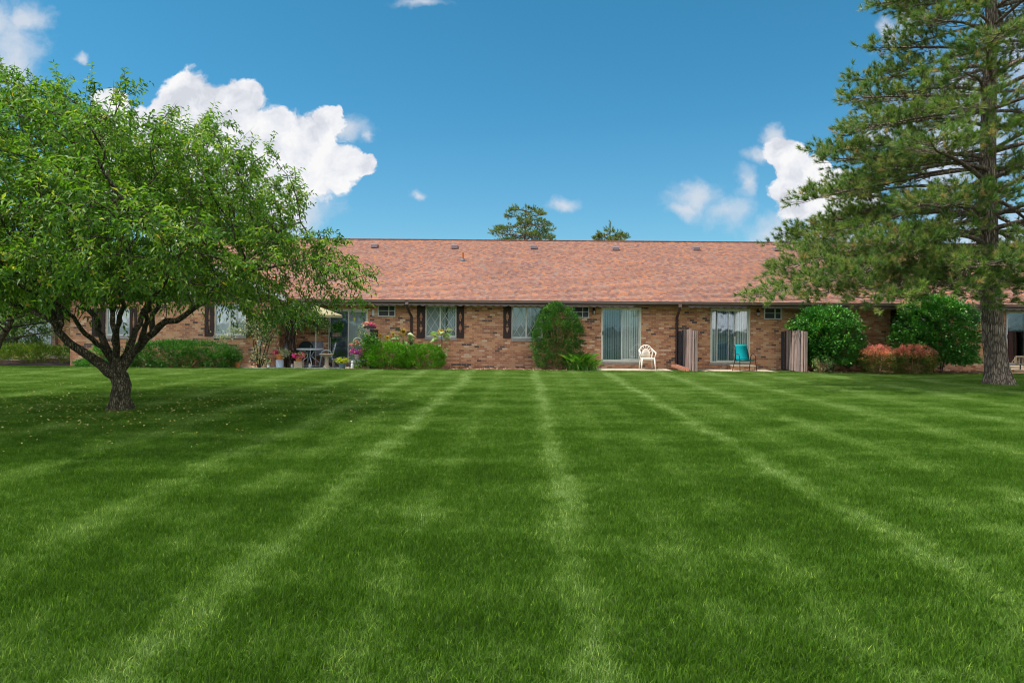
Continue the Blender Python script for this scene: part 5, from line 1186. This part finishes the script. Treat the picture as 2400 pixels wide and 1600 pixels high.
def turf(edge):
    rg = U(77); n = 15000; T = 1.0
    P = np.zeros((n, 3)); P[:, :2] = rg.uniform(-T/2, T/2, (n, 2))
    a = rg.uniform(0, 2*PI, n); ln = np.abs(rg.normal(0, .45, n))+.12
    D = unit(np.stack([np.cos(a)*ln, np.sin(a)*ln, np.ones(n)], 1)); L = rg.uniform(.026, .058, n); w = rg.uniform(.0024, .0046, n)
    long = rg.uniform(0, 1, n) > .985; L[long] *= 1.3
    S = unit(np.cross(D, rg.normal(0, 1, (n, 3))))
    mid = P+D*(L*.55)[:, None]; D2 = unit(D+np.stack([np.cos(a)*ln, np.sin(a)*ln, -ln*.5], 1)*.9); tip = mid+D2*(L*.5)[:, None]
    V = np.stack([P-S*w[:, None]*.5, P+S*w[:, None]*.5, mid+S*w[:, None]*.42, mid-S*w[:, None]*.42, tip], 1).reshape(-1, 3)
    i = np.arange(n)[:, None]*5
    T3 = np.concatenate([i+np.array([0, 1, 2]), i+np.array([0, 2, 3]), i+np.array([3, 2, 4])], 1).reshape(-1, 3)
    nb = len(V); rnd = np.repeat(rg.uniform(0, 1, n), 3)
    pts = []
    y = 1.6
    ys = np.arange(1.8, 25.2, 1.0)
    for y in ys:
        hw = .80*y+3.5
        for x in np.arange(-hw, hw+1, 1.0):
            pts.append((round(x)+.0, y, 0))
    pts = np.array(pts)
    # the last row hugs the bed edge
    V2 = np.concatenate([V, pts])
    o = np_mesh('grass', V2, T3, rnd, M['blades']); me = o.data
    isp = np.zeros(len(V2), bool); isp[nb:] = True
    at = me.attributes.new('is_patch', 'BOOLEAN', 'POINT'); at.data.foreach_set('value', isp)
    rot = np.zeros(len(V2), np.float32); rot[nb:] = rg.integers(0, 4, len(pts))*PI/2
    at = me.attributes.new('turn', 'FLOAT', 'POINT'); at.data.foreach_set('value', rot)
    sc = np.ones(len(V2), np.float32); sc[nb:] = rg.uniform(.92, 1.12, len(pts)); at = me.attributes.new('height', 'FLOAT', 'POINT'); at.data.foreach_set('value', sc)
    ng = bpy.data.node_groups.new('turf_patches', 'GeometryNodeTree'); ng.interface.new_socket('Geometry', in_out='INPUT', socket_type='NodeSocketGeometry'); ng.interface.new_socket('Geometry', in_out='OUTPUT', socket_type='NodeSocketGeometry')
    gi = ng.nodes.new('NodeGroupInput'); go = ng.nodes.new('NodeGroupOutput')
    def attr(name, ty):
        q = ng.nodes.new('GeometryNodeInputNamedAttribute'); q.data_type = ty; q.inputs['Name'].default_value = name; return q.outputs[0]
    sep = ng.nodes.new('GeometryNodeSeparateGeometry'); sep.domain = 'POINT'; ng.links.new(gi.outputs[0], sep.inputs[0]); ng.links.new(attr('is_patch', 'BOOLEAN'), sep.inputs['Selection'])
    ip = ng.nodes.new('GeometryNodeInstanceOnPoints'); ng.links.new(sep.outputs[0], ip.inputs['Points']); ng.links.new(sep.outputs[1], ip.inputs['Instance'])
    cx = ng.nodes.new('ShaderNodeCombineXYZ'); ng.links.new(attr('turn', 'FLOAT'), cx.inputs[2]); ng.links.new(cx.outputs[0], ip.inputs['Rotation'])
    c2 = ng.nodes.new('ShaderNodeCombineXYZ'); c2.inputs[0].default_value = 1.02; c2.inputs[1].default_value = 1.02; ng.links.new(attr('height', 'FLOAT'), c2.inputs[2]); ng.links.new(c2.outputs[0], ip.inputs['Scale'])
    ng.links.new(ip.outputs[0], go.inputs[0])
    md = o.modifiers.new('patches', 'NODES'); md.node_group = ng
    tag(o, 'short mown green lawn grass with paler mowing stripes', 'grass', kind='stuff')
    # longer grass left along the beds
    n = 26000; px = rg.uniform(-100, 2500, n); e = np.array([edge(p) for p in px]); Y = e-.05+rg.normal(0, .07, n); X = (px-1200)*Y/F
    P = np.stack([X, Y, np.zeros(n)], 1); D = np.stack([rg.normal(0, .3, n), rg.normal(-.1, .3, n), np.ones(n)], 1)
    nb2 = NB(); nb2.add(leaves(P, D, rg.uniform(.04, .10, n), .008, rg.uniform(0, 1, n), .1, rg, .2)); tag(nb2.build('bed_edge_grass', M['blades'], None), 'longer unmown grass along the edge of the beds', 'grass', kind='stuff')
    # fallen leaves under the fruit tree
    n = 1300; X = rg.normal(-7.8, 2.4, n); Y = rg.normal(13.2, 2.0, n); P = np.stack([X, Y, rg.uniform(.045, .062, n)], 1)
    Dd = np.stack([rg.normal(0, 1, n), rg.normal(0, 1, n), rg.normal(0, .15, n)], 1); f = NB(); f.add(leaves(P, Dd, .036, .025, rg.uniform(0, 1, n), .05, rg)); tag(f.build('fallen_leaves', M['fallen'], None), 'small fallen yellow leaves scattered under the fruit tree', 'leaves', kind='stuff')
    # bark chips over the mulch
    n = 9000; px = np.concatenate([rg.uniform(190, 520, 2200), rg.uniform(1040, 1385, 2600), rg.uniform(815, 1050, 1200), rg.uniform(1880, 2300, 3000)]); Y = rg.uniform(24.5, 26.5, n); X = (px-1200)*Y/F
    P = np.stack([X, Y, rg.uniform(.015, .05, n)], 1); Dd = np.stack([rg.normal(0, 1, n), rg.normal(0, 1, n), rg.normal(0, .3, n)], 1); f = NB(); f.add(leaves(P, Dd, .07, .035, rg.uniform(0, 1, n), .05, rg)); tag(f.build('bark_chips', M['chips'], None), 'reddish bark chips strewn over the beds by the wall', 'mulch', kind='stuff')
M['chips'] = leafmat('bark_chips', [(0, (.1, .045, .035)), (.4, (.3, .13, .09)), (.75, (.45, .24, .18)), (1, (.6, .42, .34))], .02)
# ---------------------------------------------------------------- things beyond
def background():
    rg = U(9)
    def bgtree(name, label, px, py_top, Y, rpx, seed, n=1400, low=.25, mat='bgleaf', trunk=.16, group=None, lean=0):
        x, _, zt = W(px, py_top, Y); r = rpx*Y/F; rg = U(seed); root = thing(name, label, 'tree', (x, Y, 0), group)
        zc = zt*(.5+low/2); rz = zt-zc; s = MB(); s.tube([(x-lean, Y, -.05), (x-lean*.6, Y, zt*.25), (x, Y, zt*.5), (x+.2, Y, zt*.8)], [trunk*1.3, trunk, trunk*.7, trunk*.25], 9)
        for k in range(14): a = k*2.4; z = zt*(.25+.035*k); s.tube([(x-lean*.4, Y, z), (x+r*.5*math.cos(a), Y+r*.5*math.sin(a), z+rz*.3), (x+r*.85*math.cos(a), Y+r*.85*math.sin(a), z+rz*.5)], [trunk*.45, trunk*.25, .02], 6, caps=False)
        s.build('trunk', M['bark'], root, smooth=True)
        K = 90; d = unit(rg.normal(0, 1, (K, 3))); c = np.array([x, Y, zc])+d*rg.uniform(.35, 1, (K, 1))**.6*np.array([r, r, rz]); i = rg.integers(0, K, n)
        Pp = c[i]+rg.normal(0, r*.13, (n, 3)); Dd = d[i]+rg.normal(0, .6, (n, 3)); vt, _ = shoots(rg, Pp, Dd, 9, .5, .13, .06, .4); nb = NB(); nb.add(vt); nb.build('crown', M[mat], root)
    bgtree('neighbour_tree', 'leaning grey-trunked tree at the left edge in the dark bed', 40, 610, 25.8, 120, 51, 1300, .6, 'leaf', .11, lean=1.0)
    bgtree('background_tree', 'silvery green tree behind the left hedge beside the pale garage door', 38, 700, 34, 55, 52, 1100, -.2, 'bgleaf', .1)
    bgtree('background_tree', 'dark leafy tree far left behind the juniper bank', -110, 600, 40, 150, 53, 1800, -.1, 'bgleaf', .15)
    bgtree('background_tree', 'tall green tree rising behind the brick wing corner', 175, 640, 46, 90, 54, 1500, .45, 'leaf', .15)
    # pines whose tops show above the ridge
    for nm, px, pyt, Y, wpx, sd, lab, hz in (('far_pine', 1231, 482, 46, 78, 61, 'open-branched pine top showing above the middle of the roof ridge', 1), ('far_pine', 1430, 521, 44, 56, 62, 'smaller pine top showing above the roof right of the other one', 1)):
        x, _, z = W(px, pyt, Y); Rr = wpx*Y/F; rz_ = lambda zz, z=z, Rr=Rr: Rr*min(1.0, .30+(z-zz)/2.4)*(1.0 if zz > z-3.2 else .9)
        pine(nm, lab, (x, Y), z, z*.42, rz_, .2, .6, 5, U(sd), 'needle_far', .10, 22, .17, .018, .46, (), 'pine tops above the roof', dens=.95)
    # juniper bank at the left
    shrub('juniper_bank', 'low yellow-green juniper bank behind the timber edging', 'shrub', WX(60, 27.5), 28.0, 2.3, .9, .64, 9000, .10, .03, 'juniper', U(71), p=3.2, sig=.09, lump=.05, upb=.8, stems=10, z0=.0)
    # pale garage door of a neighbouring building
    Y = 48; a = W(70, 800, Y)[0]; b = W(122, 800, Y)[0]; root = thing('neighbour_building', 'pale blue-grey garage front with a brown post far behind at left', 'building', ((a+b)/2, Y, 0))
    s = MB(); s.box(a-4, b, Y, Y+6, -.1, 2.3); s.build('wall', M['far_wall'], root); s = MB(); s.box(b, b+.28, Y-.1, Y+.2, -.1, 2.6); s.build('post', M['timber'], root); s = MB(); s.box(b+.3, b+5, Y+.2, Y+6, -.1, 2.5); s.build('side_wall', M['brick'], root)
    s = MB(); s.prism([(a-5, 2.5), (b+6, 2.5), (b+3, 4.4), (a-2, 4.4)], Y-.6, Y+7); s.build('roof', M['roof_main'], root)
    s = MB(); s.box((a+b)/2-.01, (a+b)/2+.03, Y-.03, Y-.002, -.1, 2.3); s.build('door_mullion', M['white'], root)
# ---------------------------------------------------------------- sky, sun, camera
def sky(sun_dir):
    w = bpy.data.worlds.new('World'); bpy.context.scene.world = w; w.use_nodes = True; t = w.node_tree; t.nodes.clear(); out = t.nodes.new('ShaderNodeOutputWorld')
    el = math.asin(sun_dir.z); az = math.atan2(sun_dir.x, sun_dir.y)
    st = nd(t, 'ShaderNodeTexSky', sky_type='NISHITA', sun_disc=False, sun_elevation=el, sun_rotation=az, altitude=0, air_density=1.0, dust_density=.6, ozone_density=1.5)
    tc = nd(t, 'ShaderNodeTexCoord').outputs['Generated']; s = nd(t, 'ShaderNodeSeparateXYZ', {0: tc})
    ya = mth(t, 'MAXIMUM', mth(t, 'ABSOLUTE', s.outputs[1]), .05); u = mth(t, 'DIVIDE', s.outputs[0], ya); v = mth(t, 'DIVIDE', s.outputs[2], ya)
    # mirrored in the half behind so that the panes have clouds to reflect
    uv = nd(t, 'ShaderNodeCombineXYZ', {0: u, 1: v, 2: mth(t, 'MULTIPLY', mth(t, 'LESS_THAN', s.outputs[1], 0.0), 5.0)}).outputs[0]
    uv0 = uv; wv = nd(t, 'ShaderNodeTexNoise', {'Vector': uv, 'Scale': 16.0, 'Detail': 4.0, 'Roughness': .6}).outputs[1]
    wv = nd(t, 'ShaderNodeVectorMath', {0: wv, 1: (.5, .5, .5)}, operation='SUBTRACT').outputs[0]; wv = nd(t, 'ShaderNodeVectorMath', {0: wv, 1: (.06, .045, 0)}, operation='MULTIPLY').outputs[0]
    uv = nd(t, 'ShaderNodeVectorMath', {0: uv, 1: wv}, operation='ADD').outputs[0]
    n1 = noise(t, uv, 9.0, 5, .55); n2 = noise(t, uv, 34.0, 6, .6); nb_ = noise(t, nd(t, 'ShaderNodeVectorMath', {0: uv, 1: (-.010, .022, 0)}, operation='ADD').outputs[0], 9.0, 5, .55)
    vor = nd(t, 'ShaderNodeTexVoronoi', {'Vector': uv, 'Scale': 15.0, 'Smoothness': .6}, feature='SMOOTH_F1').outputs[0]
    def P(px, py): return ((px-1200)/F+0.0, (HOR-py+(px-1200)*.0078)/F)
    def field(blobs):
        acc = None
        for px, py, rx_, ry_ in blobs:
            cu, cv = P(px, py)
            a = nd(t, 'ShaderNodeVectorMath', {0: uv, 1: (cu, cv, 0)}, operation='SUBTRACT').outputs[0]
            a = nd(t, 'ShaderNodeVectorMath', {0: a, 1: (F/rx_, F/ry_, 0)}, operation='MULTIPLY').outputs[0]
            d = nd(t, 'ShaderNodeVectorMath', {0: a}, operation='LENGTH').outputs['Value']; f = mth(t, 'SUBTRACT', 1.0, d)
            acc = f if acc is None else mth(t, 'SMOOTH_MAX', acc, f, .12)
        return acc
    dense = [(455, 275, 105, 90), (535, 255, 95, 70), (390, 260, 50, 45), (620, 320, 110, 80), (700, 350, 110, 90), (765, 290, 40, 45), (740, 385, 130, 60), (850, 385, 45, 35), (560, 390, 200, 130), (255, 230, 58, 38), (300, 300, 140, 70), (420, 420, 260, 150),
             (1845, 368, 60, 55), (1890, 440, 85, 90), (1960, 470, 90, 70), (1915, 395, 40, 40), (1950, 470, 110, 95), (2010, 490, 80, 70)]
    wisp = [(20, 140, 105, 125), (-20, 50, 60, 60), (60, 45, 60, 40), (690, 500, 90, 80), (640, 470, 120, 90), (1640, 465, 75, 45), (1705, 500, 65, 50), (1600, 488, 40, 22), (1790, 365, 62, 24), (1815, 320, 35, 32), (1850, 550, 110, 80), (1960, 560, 170, 90), (1320, 472, 62, 22),
            (2045, 320, 70, 34), (2070, 75, 30, 45), (2130, 60, 50, 50), (2230, 300, 200, 260), (2380, 120, 120, 160), (2330, 560, 220, 130), (985, 5, 75, 18), (810, 305, 70, 30), (850, 318, 26, 18), (185, 142, 24, 14), (1740, 430, 35, 45), (975, 448, 26, 14)]
    F1 = field(dense); F2 = field(wisp)
    e1 = mth(t, 'ADD', mth(t, 'MULTIPLY', mth(t, 'SUBTRACT', n1, .5), 1.5), mth(t, 'MULTIPLY', mth(t, 'SUBTRACT', n2, .5), .35))
    e1 = mth(t, 'ADD', e1, mth(t, 'MULTIPLY', mth(t, 'SUBTRACT', .45, vor), .5))
    a1 = nd(t, 'ShaderNodeMapRange', {0: mth(t, 'ADD', F1, e1), 1: -.02, 2: .16}, interpolation_type='SMOOTHSTEP').outputs[0]
    e2 = mth(t, 'ADD', mth(t, 'MULTIPLY', mth(t, 'SUBTRACT', n1, .5), 1.8), mth(t, 'MULTIPLY', mth(t, 'SUBTRACT', n2, .5), .8))
    a2 = nd(t, 'ShaderNodeMapRange', {0: mth(t, 'ADD', F2, e2), 1: -.15, 2: 1.05}, interpolation_type='SMOOTHSTEP').outputs[0]
    a2 = mth(t, 'MULTIPLY', a2, .85)
    shade = nd(t, 'ShaderNodeMapRange', {0: mth(t, 'SUBTRACT', n1, nb_), 1: -.09, 2: .07}).outputs[0]
    crs = nd(t, 'ShaderNodeMapRange', {0: mth(t, 'ADD', F1, e1), 1: .1, 2: .9}).outputs[0]
    sky_c = mixc(t, 1.0, st.outputs[0], ramp(t, s.outputs[2], [(0, (.55, .9, 1.02)), (.12, (.50, .9, 1.02)), (.3, (.32, .9, 1.02)), (.45, (.27, .9, 1.0))]), 'MULTIPLY')
    bw = ramp(t, shade, [(0, tuple(x*CLOUD for x in (.70, .73, .80))), (.55, tuple(x*CLOUD for x in (.88, .90, .95))), (1, tuple(x*CLOUD for x in (1.0, 1.0, 1.0)))])
    c = mixc(t, a2, sky_c, tuple(x*CLOUD*.86 for x in (.86, .91, 1.0)))
    c = mixc(t, a1, c, bw)
    # broken bright cloud overhead and behind, unseen, added to light the shaded wall
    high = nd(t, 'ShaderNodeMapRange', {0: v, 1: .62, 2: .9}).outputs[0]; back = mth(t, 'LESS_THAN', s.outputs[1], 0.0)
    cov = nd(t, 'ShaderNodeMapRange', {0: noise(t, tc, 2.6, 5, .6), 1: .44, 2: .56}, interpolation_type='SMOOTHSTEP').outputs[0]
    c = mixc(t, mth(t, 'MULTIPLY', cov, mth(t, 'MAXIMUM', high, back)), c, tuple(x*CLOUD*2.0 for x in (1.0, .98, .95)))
    c = mixc(t, mth(t, 'LESS_THAN', s.outputs[2], -.001), c, (.6, .9, .4))
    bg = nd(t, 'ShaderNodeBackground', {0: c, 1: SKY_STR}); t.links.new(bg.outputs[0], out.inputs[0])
    w.cycles.sampling_method = 'MANUAL'; w.cycles.sample_map_resolution = 512
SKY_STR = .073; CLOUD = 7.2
def light_camera():
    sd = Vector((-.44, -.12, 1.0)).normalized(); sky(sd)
    L = bpy.data.lights.new('sun', 'SUN'); L.energy = 3.05; L.angle = math.radians(.6); L.color = (1, .95, .86); o = bpy.data.objects.new('sun', L); C.objects.link(o); o.location = (0, 0, 30)
    o.rotation_euler = sd.to_track_quat('Z', 'Y').to_euler()
    cam = bpy.data.cameras.new('camera'); cam.sensor_width = 36; cam.lens = 24; cam.shift_y = (HOR-800)/2400; cam.clip_end = 800; cam.clip_start = .05
    c = bpy.data.objects.new('camera', cam); C.objects.link(c); c.location = (0, 0, H); c.rotation_euler = (Matrix.Rotation(PI/2, 4, 'X') @ Matrix.Rotation(ROLL, 4, 'Z')).to_euler()
    sc = bpy.context.scene; sc.camera = c
    sc.view_settings.view_transform = 'Standard'; sc.view_settings.look = 'None'; sc.view_settings.exposure = EXPO; sc.view_settings.gamma = 1
    sc.cycles.max_bounces = 7; sc.cycles.diffuse_bounces = 3; sc.cycles.glossy_bounces = 2; sc.cycles.transmission_bounces = 4; sc.cycles.transparent_max_bounces = 8; sc.cycles.caustics_reflective = False; sc.cycles.caustics_refractive = False
    sc.cycles.use_adaptive_sampling = True; sc.cycles.adaptive_threshold = .01; sc.cycles.filter_width = 1.05; sc.cycles.use_denoising = DENOISE; sc.cycles.sample_clamp_indirect = 6
EXPO = .86; DENOISE = True
import time as _t
_t0 = _t.time()
E = ground(); turf(E); print('turf', _t.time()-_t0)
fruit_tree(); print('fruit', _t.time()-_t0)
big_pine(); print('pine', _t.time()-_t0)
background(); all_plants(); furniture(); print('all', _t.time()-_t0)
light_camera()
